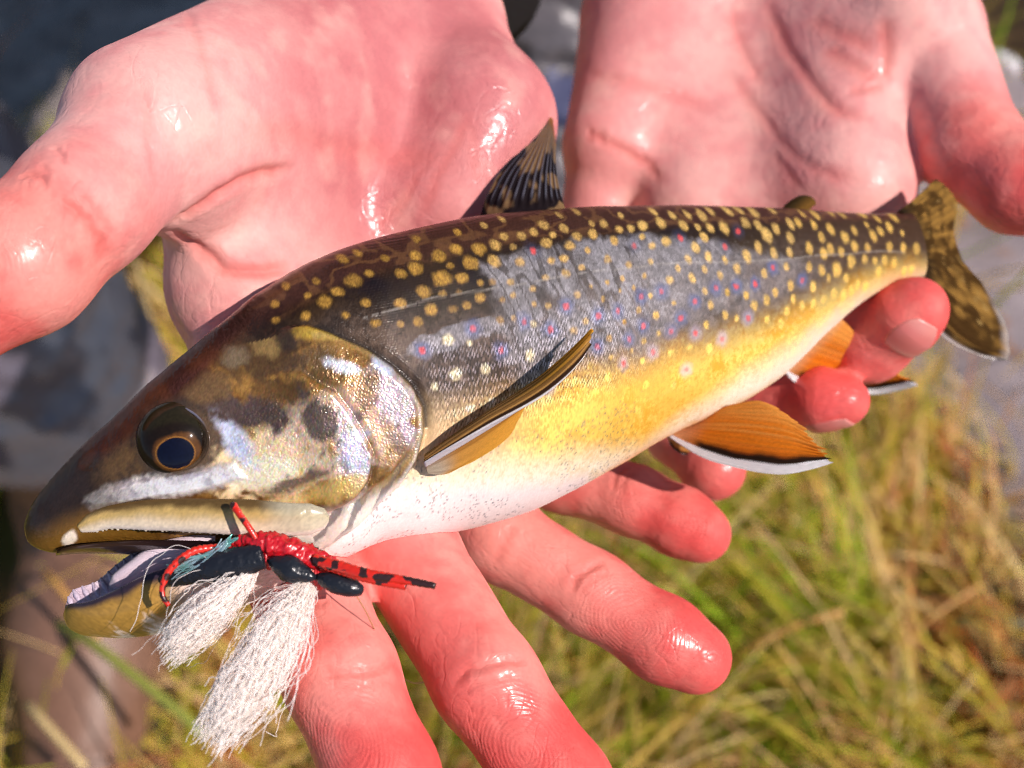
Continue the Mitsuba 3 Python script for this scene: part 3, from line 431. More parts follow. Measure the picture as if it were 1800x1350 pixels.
OPERCLE_PLATE = [(48.6, 14.5), (52.8, 14.2), (56.8, 11.9), (61.2, 7.5), (63.6, 3.7), (64.3, 0.5), (63.4, -3.2), (61.2, -6.3), (57, -9.4), (52, -11), (36, -11), (36, 14.5)]
PREOP = [(45.5, 12.6), (48.9, 11.1), (50.2, 9.1), (52.4, 6.4), (53.9, 2.3), (55, -1.9), (55.7, -5.3), (54.1, -8.5), (51.5, -10.2), (46, -11.2), (25, -11), (25, 12.6)]
SUBORBITAL = [(13.8, 0.6), (16.8, 1.5), (23.8, 0.9), (29.3, 0.3), (36.3, 0.4), (37.2, -2.4), (33.2, -2.9), (26.7, -2.8), (19.4, -1.6), (14.5, -0.6)]
EYE = np.array([28.9, 5.7])
x, y = X.ravel(), Y.ravel(); XY = np.stack([x, y], 1); Hx = np.repeat(H, NT); q = y / Hx
crest = np.where(NEAR.ravel(), q, 2 - q)                                    # past 1 on the hidden side of the back
body_v = body_v.reshape(-1, 3)
normal = -trimesh.Trimesh(body_v, body_f, process=False).vertex_normals
if ((body_v + normal - np.repeat(_c, NT, 0)) ** 2).sum() < ((body_v - normal - np.repeat(_c, NT, 0)) ** 2).sum(): normal = -normal
head = x < 72
sd_op, sd_plate, sd_pre, sd_sub, d_eye = (np.full(len(x), -99.0) for _ in range(5)); d_eye[:] = 99
sd_op[head], sd_plate[head], sd_pre[head], sd_sub[head] = (poly_sd(XY[head], np.array(k, float)) for k in (OPERCLE, OPERCLE_PLATE, PREOP, SUBORBITAL))
d_eye[head] = np.linalg.norm((XY[head] - EYE) * [1, 1.05], axis=1)
wob, mid0 = n2(x, y, 3.0, 1), n2(x, y, 4, 17)
rear = sstep(44.5, 50, x)                                                  # the plates stand free at their rear edges only
lift = (1.25 * sstep(-0.35, 0.35, sd_op) * np.exp(-np.maximum(sd_op, 0) / 13) - 0.55 * np.exp(-((sd_op + 0.9) / 0.8) ** 2)) * rear * sstep(19.2, 16.5, y)
lift += 0.45 * sstep(-0.4, 0.4, sd_plate) * np.exp(-np.maximum(sd_plate, 0) / 8) * rear
lift += 0.60 * sstep(-0.35, 0.35, sd_pre) * np.exp(-np.maximum(sd_pre, 0) / 9) * rear - 0.40 * np.exp(-((sd_pre + 0.5) / 0.5) ** 2) * rear
lift += 0.45 * sstep(-0.5, 0.6, sd_sub) - 1.0 * sstep(5.2, 3.8, d_eye) + 0.12 * np.exp(-((d_eye - 5.8) / .8) ** 2)
lift += -0.8 * np.exp(-(((x - 14.2) / 1.3) ** 2 + ((y - 6.2) / 0.9) ** 2)) + 0.35 * np.exp(-(((x - 14.2) / 2.2) ** 2 + ((y - 6.2) / 1.8) ** 2))   # nostril
strp = np.sin((y - 1.05 * x + 4 * wob) * 1.35) * (.4 + 1.6 * np.abs(mid0)) * sstep(0.3, -0.6, sd_plate) * sstep(-0.2, 0.8, sd_op) * sstep(-4, -9, y) * (x > 44)                # folds of the gill membrane
lift += 0.22 * strp
lift += 0.25 * n2(x, y, 2.2, 3) * sstep(75, 50, x) + 0.5 * n2(x, y, 14, 4)
d_lat, _ = seg_dist(XY, LATERAL)
lift += np.where(np.abs(d_lat) < 2, 0.06 * np.exp(-(d_lat / 0.25) ** 2) - 0.04 * np.exp(-((d_lat - 0.6) / 0.3) ** 2), 0)
body_v = body_v + normal * lift[:, None]
# colour of the skin, place by place
fine, grain = rng.random(len(x)) - 0.5, n2(x, y, 0.7, 5, 2)
big, mid = n2(x, y, 13, 6), n2(x, y, 4, 7)
edge = np.interp(x, *np.array(GOLD_EDGE).T)
back = lerp((0.008, 0.0032, 0.0006), (0.024, 0.011, 0.002), sstep(-.3, .3, mid))
flank = lerp((0.050, 0.032, 0.022), (0.125, 0.082, 0.058), sstep(-.25, .25, grain + mid))
col = lerp(back, flank, sstep(18, 7, y + 3 * mid - np.interp(x, [60, 90, 110, 150, 180], [3, -1, 0, -4, -12])))
col = lerp(col, (0.055, 0.027, 0.013), sstep(135, 160, x) * sstep(-3, 2, y) * 0.7)
gold = lerp((0.74, 0.36, 0.028), (0.90, 0.62, 0.13), sstep(-.25, .25, grain * .9 + .3 * fine + mid))
gold = lerp(gold, (0.72, 0.36, 0.035), np.exp(-((x - 108) / 17) ** 2) * sstep(-.3, .2, mid) * .8)
gold = lerp(gold, (0.62, 0.48, 0.33), sstep(90, 66, x) * .7)
col = lerp(col, gold, sstep(4.6, -5.6, y - edge + 3.5 * mid + 1.6 * grain))
cream = lerp((0.80, 0.63, 0.37), (0.90, 0.79, 0.62), sstep(-.3, .15, grain * .8 + .2 * fine + .5 * mid))
cream = lerp(cream, (0.84, 0.66, 0.52), sstep(128, 150, x))
belly = np.interp(x, [50, 66, 80, 95, 108, 118, 130, 150, 170, 186], [-9.5, -9.8, -12.3, -15.8, -20, -16, -11.2, -8.4, -6.4, -6.0])
col = lerp(col, cream, sstep(4.0, -4.4, y - belly + 3 * mid + 1.0 * grain))
white = np.array((0.86, 0.74, 0.70))
col = lerp(col, white, sstep(2, -3, y - np.interp(x, [40, 60, 75, 95, 104], [-12, -12, -15.5, -21, -30]) + 2.5 * mid))
col = lerp(col, (0.80, 0.36, 0.12), np.exp(-((q + 0.97) / 0.10) ** 2) * sstep(94, 104, x) * sstep(150, 135, x) * .8)   # orange keel
# worm lines and blotches along the back
worm = sstep(.075, .03, np.abs(n2(x * 0.42 + crest * 2, y * .7 + crest * 9, 1.5, 9, 2) + 0.12 * n2(x, y, .8, 10)))
zone = sstep(0.80, 0.90, crest) * sstep(40, 55, x)
col = lerp(col, (0.058, 0.020, 0.013), zone * .7); col = lerp(col, (0.13, 0.058, 0.022), zone * worm * .7)
# painted reflection: grey sheen over the upper flank, torn edges, slits of dark skin
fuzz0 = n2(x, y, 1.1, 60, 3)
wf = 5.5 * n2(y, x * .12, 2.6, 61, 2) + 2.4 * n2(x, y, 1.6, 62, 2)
sheen_mask = sstep(80.6, 83.0, x + wf + 1.5 * fuzz0) * sstep(.9, -.9, y - 20.5 + 0.0042 * np.maximum(x - 90, 0) ** 2 - 2.6 * n2(x, y, 1.5, 63, 2)) * sstep(-4, 7, y + 5 * mid) * sstep(166, 124, x + 10 * mid)
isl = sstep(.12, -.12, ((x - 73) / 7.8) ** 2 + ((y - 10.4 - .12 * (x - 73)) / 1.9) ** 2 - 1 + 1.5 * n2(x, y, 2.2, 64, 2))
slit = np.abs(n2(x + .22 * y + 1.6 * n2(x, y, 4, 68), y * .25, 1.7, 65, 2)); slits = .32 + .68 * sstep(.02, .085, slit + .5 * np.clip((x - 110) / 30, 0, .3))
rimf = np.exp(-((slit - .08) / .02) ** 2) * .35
sheen_mask = np.maximum(sheen_mask * slits * np.where(x > 104, 1 - sstep(108, 125, x) * (.05 + 1.0 * np.clip(n2(x, y, 9, 67) + .10 + .8 * fuzz0, 0, .5)), 1), isl * .9)
sheen_c = lerp((0.130, 0.115, 0.118), (0.360, 0.340, 0.365), np.clip(.5 + 1.5 * n2(x, y, 3.5, 66) + .5 * grain + .3 * fine + rimf, 0, 1))
dark_here = sstep(.30, .16, col.mean(1)); col = lerp(col, sheen_c, sheen_mask * (.26 + .52 * dark_here) * (.85 + .5 * grain))
# yellow spots, red spots with blue halos
tree = cKDTree(XY)
_r = np.random.default_rng(5)
for k in range(1500):                                                        # fill the gaps of the pattern evenly, out to the back and the nape
    sx, t = _r.uniform(47, 178), _r.uniform(.02, .99); e_ = np.interp(sx, *np.array(GOLD_EDGE).T); hh = float(np.interp(sx, _s, H)); sy = e_ + t * (hh - e_); gap = 2.7 if sx < 112 else 2.65
    if (sx > 68 or sy > 18.2 - (sx - 50) * .1) and (sy > 9 or sx > 100) and min((sx - a) ** 2 + ((sy - b) * (1 + .5 * (t > .8))) ** 2 for a, b, _ in YELLOW) > gap ** 2 and min((sx - a) ** 2 + (sy - b) ** 2 for a, b, _ in RED) > 3.2: YELLOW.append((sx, sy, _r.uniform(.55, .85)))
for sx, sy, r in YELLOW:
    r = r * (1 + .24 * float(sstep(105, 145, np.array(sx)))) * _r.uniform(.86, 1.1)
    i = np.array(tree.query_ball_point((sx, sy), r * 2.2))
    if not len(i): continue
    st = 1.0 + 0.25 * (y[i].mean() > 14); e = np.hypot((x[i] - sx) / st, (y[i] - sy) * 1.05 / (1 + .3 * (sx > 118))) / (r * 0.80) + .9 * n2(x[i], y[i], 1.4, 11) + .5 * grain[i]
    lo = float(sstep(6, -3, np.array(sy - np.interp(sx, *np.array(GOLD_EDGE).T))))
    c = np.array((0.36, 0.195, 0.034)) * (1 - lo) + np.array((0.84, 0.56, 0.10)) * lo; c = c * (.75 + .5 * rng.random())
    if sx < 88 and sy < 11: c = np.array((0.72, 0.60, 0.36))
    if sx > 112: c = c * .55 + np.array((0.36, 0.235, 0.06))
    if 84 < sx < 150 and sy > 6: c = c * .6 + np.array((0.26, 0.17, 0.06))  # spots paler inside the painted sheen
    col[i] = lerp(col[i], c * (1 + .5 * fine[i][:, None]), sstep(1.35, 0.55, e) * (.70 + .28 * rng.random()))
for sx, sy, r in RED:
    i = np.array(tree.query_ball_point((sx, sy), 3.4))
    if not len(i): continue
    e = np.hypot((x[i] - sx), (y[i] - sy)) + 0.45 * n2(x[i], y[i], 1.0, 12)
    pale = float(sstep(3, -4, np.array(sy))); halo = np.array((0.085, 0.115, 0.26)) * (1 - pale) + np.array((0.60, 0.47, 0.50)) * pale
    col[i] = lerp(col[i], halo, sstep(2.1, 0.5, e + 1.2 * grain[i]) * (.62 if sy < 12.5 else .15)); col[i] = lerp(col[i], (0.66, 0.075, 0.07), sstep(0.72, 0.30, e + .5 * grain[i]) * (.5 + .4 * rng.random()))
# pepper dots on belly and throat, pale lateral line, edges of scales
dots = rng.random((2600, 2)) * [75, 24] + [44, -26]; dots = dots[n2(dots[:, 0], dots[:, 1], 5, 13) > -0.02]
dd, _ = cKDTree(dots).query(XY, distance_upper_bound=1.0)
m = sstep(0.24, 0.13, dd) * sstep(-5.5, -9, y) * sstep(118, 100, x) * (0.55 + fine); col = lerp(col, (0.10, 0.085, 0.10), np.clip(m, 0, 1) * .8)
col = lerp(col, (0.42, 0.38, 0.33), np.exp(-(d_lat / 0.17) ** 2) * (n2(x, y, 0.8, 14) > -.12) * .32 * (x > 60))
# silvery scale glints painted into the colour, low on the flank behind the gills
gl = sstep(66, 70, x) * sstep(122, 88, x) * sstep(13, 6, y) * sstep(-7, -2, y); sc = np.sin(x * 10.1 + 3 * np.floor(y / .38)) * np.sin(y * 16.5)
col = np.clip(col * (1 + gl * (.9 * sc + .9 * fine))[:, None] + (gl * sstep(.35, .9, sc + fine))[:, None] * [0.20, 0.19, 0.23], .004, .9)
# the head: plates of silver, gold and brown
hm = np.maximum(sstep(-0.5, -0.1, sd_op) * (x > 40) * (y < 17.5), sstep(47, 41, x + 2 * mid + (y - 10) * .25 * (y > 10)))
hc = lerp((0.10, 0.040, 0.008), (0.29, 0.150, 0.036), sstep(-.2, .25, mid + grain * .5 + .6 * n2(x, y, 1.8, 20)))
front = sstep(40, 34, x + 3 * mid) * sstep(-.5, 1.5, y); hc = lerp(hc, lerp((0.028, 0.018, 0.014), (0.10, 0.055, 0.022), sstep(-.1, .25, mid + .3 * grain)), front)
fuzz = n2(x, y, 1.6, 19, 3)
def blob(px, py, rx, ry, c, k=1.0, rot=0.0, rough=1.0):
    global hc
    cr, sr = math.cos(rot), math.sin(rot); u, v = x - px, y - py; u, v = (u * cr + v * sr) / rx, (-u * sr + v * cr) / ry
    e = np.hypot(u, v) + rough * (0.55 * mid + 0.5 * grain + .9 * fuzz); hc = lerp(hc, c, sstep(1.25, 0.55, e) * k * (x < 70))
blob(43, -1.5, 8, 7, (0.86, 0.63, 0.34), 1, .2, 1.6); blob(48.5, 2, 6, 8, (0.64, 0.47, 0.33), .8, 0, 1.5); blob(57, 0.5, 5.5, 8, (0.70, 0.46, 0.31), .9, 0, 1.5); blob(61.5, 2, 3, 7, (0.52, 0.43, 0.47), .85, 0, 1.6)
blob(40.5, -2.5, 5, 3, (0.92, 0.78, 0.54), .9); blob(53, -3, 3, 6, (0.60, 0.62, 0.76), .8); blob(37.4, 4, 1.8, 5, (0.62, 0.68, 0.86), .8, .25)
blob(41.0, 8.2, 5.5, 3.0, (0.075, 0.048, 0.040), 1, -.2, 1.9); blob(45.5, 10, 6.5, 2.4, (0.13, 0.065, 0.02), 1, -.45, 1.3); blob(49.4, 2.6, 2.2, 6.2, (0.085, 0.058, 0.048), .95, .15, 1.9); blob(57.5, 4.6, 1.6, 5, (0.16, 0.09, 0.05), .8, -.5, 1.5); blob(60, -3.5, 1.2, 4, (0.22, 0.14, 0.09), .7, .3, 1.4)
blob(43.4, -4.9, 4.6, 1.5, (0.10, 0.052, 0.03), .9, .12, 1.9); blob(47.5, -7.6, 4, 2.2, (0.62, 0.42, 0.12), .85); blob(51.5, -8.2, 2.6, 2, (0.60, 0.40, 0.13), .8)
blob(52.5, 10.5, 4.5, 3.2, (0.14, 0.075, 0.022), 1, -.5, 1.2); blob(55, 9.4, 3.5, 1.1, (0.80, 0.82, 0.88), .85, -.55); blob(61.2, 8.2, 2.6, 1.2, (0.55, 0.62, 0.82), .9, -.9); blob(56, 5.6, 2.5, 1.2, (0.30, 0.17, 0.08), .7, -.5)
blob(53.5, 15.2, 5.5, 1.2, (0.46, 0.30, 0.04), .95, -.42, .4); blob(59.5, 11.6, 3.0, .8, (0.42, 0.32, 0.10), .8, -.75, .4)
blob(45, 15, 8, 4.5, (0.065, 0.036, 0.016), .9, -.3); blob(46, 16.4, 2.4, 1.7, (0.24, 0.155, 0.055), .9); blob(41, 15.8, 1.9, 1.6, (0.17, 0.125, 0.075), .9); blob(36, 12.5, 4, 2.4, (0.15, 0.085, 0.035), .9); blob(48.5, 16.4, 1.6, 2.8, (0.03, 0.02, 0.015), .9)
top = sstep(-1.2, 1.2, y - np.interp(x, [0, 10, 22, 29.7, 34.8, 39.6, 44.9, 52], [1.5, 4.6, 7.8, 10.8, 13.4, 17.0, 19.8, 21.5]) + .8 * mid)
hc = lerp(hc, lerp((0.030, 0.011, 0.006), (0.075, 0.024, 0.012), sstep(-.2, .2, mid)), top)
snout = sstep(21, 15, x + 0.5 * y); hc = lerp(hc, lerp((0.022, 0.013, 0.009), (0.17, 0.080, 0.012), sstep(1.5, -4.0, y + 1.5 * mid)), snout)
hc = lerp(hc, lerp((0.52, 0.47, 0.50), (0.90, 0.84, 0.80), sstep(-.25, .1, fuzz + .5 * grain)), sstep(-1.1, .7, sd_sub + 1.1 * grain + .9 * mid) * (.25 + .75 * sstep(15, 25, x))); hc = lerp(hc, lerp((0.030, 0.022, 0.016), (0.13, 0.080, 0.045), sstep(-3, 5, (x - EYE[0]) - .6 * (y - EYE[1]))), sstep(7.6, 5.0, d_eye) * .8 * (sd_sub < 0.2))
hc = lerp(hc, (0.80, 0.70, 0.60), sstep(-9.5, -12.5, y + mid * 2) * (x > 38)); hc = lerp(hc, (0.09, 0.075, 0.085), sstep(.06, .35, -strp) * .75)
hc = lerp(hc, (0.05, 0.04, 0.035), np.exp(-((sd_pre + 0.45) / 0.35) ** 2) * .5 * rear * (y > -10)); hc = lerp(hc, (0.70, 0.62, 0.55), np.exp(-((sd_op - 0.5) / 0.4) ** 2) * .6 * (y < 4) * (x > 44))
hc = lerp(hc, (0.35, 0.24, 0.10), np.exp(-((sd_plate + 0.8) / 0.7) ** 2) * .5 * (x > 52))
pm = np.exp(-(((x - 9.2) / 1.9) ** 2 + ((y + 4.0) / 1.5) ** 2)); hc = lerp(hc, (0.78, 0.66, 0.52), sstep(.3, .7, pm + .3 * grain))
glit = (rng.random((len(x), 3)) - .5) * [0.5, 0.45, 0.6]; shiny = np.exp(-(((x - 51) / 15) ** 2 + ((y - 0) / 11) ** 2) ** 2)
hc = np.clip(hc * (1 + glit * (0.25 + .75 * shiny)[:, None]), 0.01, 0.92)
col = lerp(col, hc, hm)
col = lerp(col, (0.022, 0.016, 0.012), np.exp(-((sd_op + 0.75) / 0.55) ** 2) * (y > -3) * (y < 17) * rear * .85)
col = np.clip(col * (1 + (0.40 * fine + 0.3 * grain) * (.35 + .65 * sstep(-4, 4, y - edge)))[:, None], 0.004, 0.9)
uv = np.stack([x, y], 1) / 100

# skin of the fish: scales in relief, silvery gill plates, wet and half-dried places, all laid out in the chart (uv in decimetres)
def f_scales(p, n, uv):
    a, b = uv.x * 100, uv.y * 100
    a = a + 0.25 * mikit.noise(a * 1.1, b * 1.1, 5.0); s = 0.62
    u, v = a / s, b / (s * 0.62); row = dr.floor(v); u = u + 0.5 * (row - 2 * dr.floor(row * 0.5)); fu, fv = u - dr.floor(u) - 0.5, v - row - 0.5
    body = mikit.smoothstep(60, 68, a)
    return 0.085e-3 * body * (1 - 2.6 * (fu * fu + fv * fv)) + (0.02e-3 + 0.035e-3 * (1 - body)) * mikit.noise(a * 4.0, b * 4.0, 2.0) + 0.05e-3 * mikit.fbm(a * 1.2, b * 1.2, 7.0)
def f_metal(p, n, uv):
    a, b = uv.x * 100, uv.y * 100; e = dr.square((a - 50.5) / 14.5) + dr.square((b + 0.5) / 12.5)
    sub = mikit.smoothstep(2.2, 1.0, dr.abs(b + 0.9)) * mikit.smoothstep(12, 17, a) * mikit.smoothstep(40, 36, a)
    flank = mikit.smoothstep(7, -2, b) * mikit.smoothstep(64, 72, a) * mikit.smoothstep(150, 90, a) * 0.22
    return dr.maximum(dr.maximum(0.42 * mikit.smoothstep(1.25, 0.7, e), 0.35 * sub), flank)
def f_rough(p, n, uv):
    a, b = uv.x * 100, uv.y * 100; hd = mikit.smoothstep(68, 60, a) * mikit.smoothstep(12, 8, b) * mikit.smoothstep(30, 38, a); return 0.13 + 0.08 * mikit.noise(a * .8, b * .8, 1.0) + .17 * hd
def f_coat(p, n, uv):
    a, b = uv.x * 100, uv.y * 100; return 0.55 + 0.4 * mikit.smoothstep(0.40, 0.6, mikit.fbm(a * 0.25, b * 0.25, 3.0)) * mikit.smoothstep(75, 55, a)
scene['trout_skin'] = bump({'type': 'principled', 'base_color': VC, 'metallic': mikit.proc(f_metal), 'roughness': mikit.proc(f_rough), 'specular': 0.12, 'clearcoat': mikit.proc(f_coat), 'clearcoat_gloss': 0.95}, f_scales, 4e-5)
fish = thing('fish', 'brook trout with yellow and red spots lying across the two open palms', 'fish')
gill = (poly_sd(XY, np.array(OPERCLE, float)) > -0.3) & (x > 37.5) & (y > -15) & (y < 15.5)
gf = gill[body_f].all(1)
def part_of(mask):
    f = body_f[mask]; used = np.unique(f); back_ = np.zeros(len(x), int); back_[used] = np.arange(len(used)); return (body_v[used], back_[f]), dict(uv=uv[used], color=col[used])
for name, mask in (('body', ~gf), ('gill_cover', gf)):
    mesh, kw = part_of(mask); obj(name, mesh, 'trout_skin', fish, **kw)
# ------------------------------------------------------------------ eye, jaws and fins of the trout
scene['eye_glossy'] = {'type': 'twosided', 'b': {'type': 'principled', 'base_color': VC, 'roughness': 0.05, 'specular': 0.2, 'clearcoat': .1, 'clearcoat_gloss': 0.99}}
scene['wet_flesh'] = {'type': 'twosided', 'b': {'type': 'principled', 'base_color': VC, 'roughness': 0.18, 'specular': 0.2, 'clearcoat': 0.3, 'clearcoat_gloss': 0.95}}
scene['fin_skin'] = {'type': 'principledthin', 'base_color': VC, 'roughness': 0.35, 'diff_trans': 0.6, 'spec_trans': 0.0}
eye_c = on_fish(*EYE, lift=-2.25); eye_n = on_fish(*EYE, lift=1.0) - on_fish(*EYE); eye_n /= np.linalg.norm(eye_n)
ev, ef, ed = uv_ball((0, 0, 0), 6.2); ev = ev - (ev @ eye_n)[:, None] * eye_n * .36 + eye_c                # a flattened ball, nearly flush with the cheek
gaze = np.array([0.24, -0.37, -1.0]); gaze /= np.linalg.norm(gaze)
ang = np.degrees(np.arccos(np.clip(ed @ gaze, -1, 1))); wv = n3(ed, 0.35, 21)
# the pupil of a trout is drawn out forward (towards the snout) into a blunt point
fwd_dir = np.array([-0.8, -0.25, -0.3]); ang2 = ang - 5 * sstep(.3, .7, ed @ fwd_dir) + 2 * wv
ec = lerp((0.003, 0.004, 0.014), (0.24, 0.105, 0.022), sstep(25.0, 26.0, ang2)); ec = lerp(ec, (0.085, 0.034, 0.010), sstep(26.4, 28.4, ang2))
ec = lerp(ec, (0.010, 0.006, 0.004), sstep(28.5, 35, ang2 + 8 * wv - 5 * sstep(0, .6, ed[:, 0]))); ec = lerp(ec, (0.016, 0.013, 0.006), sstep(42, 56, ang2) * sstep(-.1, .5, ed[:, 1] + .3 * wv)); ec = lerp(ec, (0.055, 0.034, 0.020), sstep(58, 74, ang2) * sstep(-.4, .5, ed[:, 0] - .6 * ed[:, 1]))
obj('eye', (ev, ef), 'eye_glossy', fish, color=np.clip(ec * (1 + .35 * n3(ed, .05, 22)[:, None] * 2), .003, .9))
# socket rim: a thin lid round the ball, bluish highlight painted at its upper left
th = np.linspace(0, 2 * np.pi, 97)
rim = np.array([on_fish(EYE[0] + 5.15 * math.cos(a), EYE[1] + 5.0 * math.sin(a), 0.02) for a in th])
rv, rf = tube(rim, 0.20, 8); rc = np.tile((0.13, 0.125, 0.16), (len(rv), 1)); rc = lerp(rc, (0.075, 0.045, 0.025), sstep(2.0, -1.5, (rv[:, 1] - eye_c[1]) * .85 - (rv[:, 0] - eye_c[0]) * .5))
obj('eyelid', (rv, rf), 'wet_flesh', fish, color=rc)
def patch(curves, nu, nv, t0, t1, rays=0, cor=0.0, scallop=0.0, seed=0):
    """A thin closed membrane through ray curves (each a list of sight-line points): base at v = 0, tips at v = 1."""
    C = np.array([smooth_line(Ps(c), nv) for c in curves]); k = np.linspace(0, 1, len(C)); u = np.linspace(0, 1, nu); v = np.linspace(0, 1, nv)
    G = PchipInterpolator(k, C)(u)                                       # nu, nv, 3
    if scallop:
        s = 1 - scallop * (0.5 + 0.5 * np.cos(2 * np.pi * rays * u)) * 0.6 - scallop * n2(u * 40, u * 0, 2.0, seed)
        tip = (v ** 6)[None, :, None] * (s - 1)[:, None, None]; G = G + (G - G[:, :1]) * tip
    n = np.cross(np.gradient(G, axis=0), np.gradient(G, axis=1)); n /= np.linalg.norm(n, axis=2, keepdims=True) + 1e-9
    n *= -np.sign(n[:, nv // 2, 2].mean())
    U, V = np.meshgrid(u, v, indexing='ij'); ridge = cor * np.cos(2 * np.pi * rays * U) * sstep(0, .15, V) * (1 - .5 * V); t = t0 + (t1 - t0) * V
    t = t * np.clip(np.minimum(U, 1 - U) * 25 + .3, 0, 1)
    A, B = G + n * (ridge + t / 2)[..., None], G + n * (ridge - t / 2)[..., None]
    f = grid_faces(nu, nv); m = nu * nv
    i = np.arange(nu - 1); j = np.arange(nv - 1)
    def strip(a, b): return np.vstack([np.stack([a[:-1], b[:-1], b[1:]], 1), np.stack([a[:-1], b[1:], a[1:]], 1)])
    ids = np.arange(m).reshape(nu, nv)
    f = np.vstack([f, f[:, ::-1] + m] + [strip(e, e + m) for e in (ids[0], ids[-1], ids[:, 0], ids[:, -1])])
    return (np.vstack([A.reshape(-1, 3), B.reshape(-1, 3)]), f), np.tile(U.ravel(), 2), np.tile(V.ravel(), 2)
def fin(name, curves, paint, rays, nu=160, nv=60, t0=0.6, t1=0.16, cor=0.035, scallop=0.10, seed=0, label=None):
    mesh, u, v = patch(curves, nu, nv, t0, t1, rays, cor, scallop, seed)
    r = 0.5 + 0.5 * np.cos(2 * np.pi * rays * u); c = paint(u, v, r)
    obj(name, mesh, 'fin_skin', fish, color=np.clip(c * (1 + .25 * (rng.random(len(u))[:, None] - .5)), .004, .9), label=label)
def white_edged(u, v, r, orange=(0.76, 0.215, 0.015)):
    s = n2(u * 8, v * 20, 3.0, 31); st = n2(u * 60, v * 3, 2.0, 32)
    c = lerp(orange, (0.52, 0.085, 0.008), np.clip(sstep(.55, .2, u) * sstep(.1, .5, v) + .3 * st, 0, 1)); c = lerp(c, (0.80, 0.36, 0.075), sstep(.45, .95, u + .5 * st) * .8)
    c = lerp(c, (0.72, 0.45, 0.26), sstep(.22, .02, v) * .6); c = lerp(c, (0.30, 0.09, 0.02), r * .18)
    c = lerp(c, (0.030, 0.016, 0.010), sstep(.45, .31, u + .18 * s) * sstep(.02, .2, v + .3 * s)); return lerp(c, (0.86, 0.85, 0.84), sstep(.235, .17, u + .10 * s))
fin('pelvic_fin', [[(1176, 768, 236), (1262, 814, 231), (1372, 834, 226), (1455, 812, 223)], [(1180, 764, 236), (1270, 800, 230.5), (1372, 816, 225.5), (1452, 806, 222.7)],
    [(1188, 760, 236), (1272, 785, 230), (1372, 799, 225), (1455, 803, 222.5)], [(1204, 752, 236), (1290, 756, 229), (1370, 766, 225), (1446, 789, 222.5)], [(1222, 742, 236.5), (1290, 729, 230), (1360, 733, 226), (1418, 757, 224)], [(1240, 733, 237), (1290, 711, 232), (1332, 704, 229), (1362, 712, 228)]],
    white_edged, 19, label='near pelvic fin, orange with a black band and a white leading edge')
fin('pelvic_fin', [[(1172, 768, 246), (1185, 790, 249), (1205, 800, 251)], [(1180, 764, 246), (1200, 782, 249), (1222, 788, 251)], [(1192, 757, 246), (1212, 768, 249), (1236, 772, 251)]],
    lambda u, v, r: white_edged(u + .2, v, r, (0.45, 0.22, 0.06)), 5, 40, 20)
fin('anal_fin', [[(1380, 655, 251), (1450, 690, 264), (1530, 694, 267), (1606, 678, 263)], [(1384, 650, 251), (1450, 676, 264), (1530, 684, 267), (1604, 672, 263)], [(1390, 642, 251), (1455, 662, 262), (1530, 672, 265), (1602, 668, 262.5)],
    [(1415, 612, 252), (1470, 630, 259), (1530, 652, 262), (1590, 664, 262)], [(1445, 583, 252), (1492, 604, 257), (1530, 628, 260), (1568, 646, 261)], [(1474, 556, 253), (1498, 580, 256), (1516, 604, 258), (1530, 622, 259)]],
    white_edged, 16, label='anal fin, orange with a white tip')
def pect(u, v, r):
    s = n2(u * 30, v * 4, 2.0, 33); c = lerp((0.52, 0.26, 0.06), (0.62, 0.30, 0.045), sstep(.2, .8, v))
    c = lerp(c, (0.44, 0.36, 0.26), sstep(.45, .2, v + u * .5)); up = lerp((0.52, 0.27, 0.08), (0.86, 0.42, 0.035), sstep(.45, .9, v + .4 * s) * sstep(.62, .80, u + .2 * s)); up = lerp(up, (0.06, 0.028, 0.01), sstep(.3, .8, r + 2 * s) * .6)
    c = lerp(c, up, sstep(.55, .58, u)); c = lerp(c, (0.035, 0.018, 0.010), sstep(.56, .575, u) * sstep(.63, .59, u + .1 * s)); return lerp(c, (0.70, 0.68, 0.70), sstep(.385, .40, u) * sstep(.575, .56, u))
fin('pectoral_fin', [[(752, 832, 200.2), (775, 834, 200.5), (800, 826, 201.2), (815, 818, 201.6)], [(750, 828, 200), (800, 818, 200.5), (850, 790, 202), (893, 768, 203.6)], [(748, 822, 199.6), (820, 786, 199.5), (890, 738, 201.5), (930, 706, 204.2)],
    [(747, 818, 199), (838, 764, 196.6), (936, 704, 198), (1000, 655, 202.5)], [(746, 812, 198.6), (846, 752, 195.2), (968, 682, 196.5), (1036, 612, 202)], [(747, 806, 198.6), (842, 742, 195.8), (958, 670, 197.5), (1040, 592, 203)],
    [(748, 801, 199), (842, 738, 197.4), (954, 664, 200), (1042, 580, 205)], [(752, 798, 199.8), (846, 731, 199.4), (952, 659, 203), (1041, 577, 206)]], pect, 9, 200, 90, .45, .2, .06, .02)
def dors(u, v, r):
    b = n2(u * 10 + v * 2, v * 9, 1.6, 35, 3); c = lerp((0.27, 0.16, 0.075), (0.020, 0.014, 0.016), sstep(-.06, .06, b)); c = lerp(c, (0.22, 0.22, 0.27), (r > .75) * sstep(.1, .2, v) * .5); return lerp(c, (0.40, 0.15, 0.04), sstep(.90, 1, v) * .8)
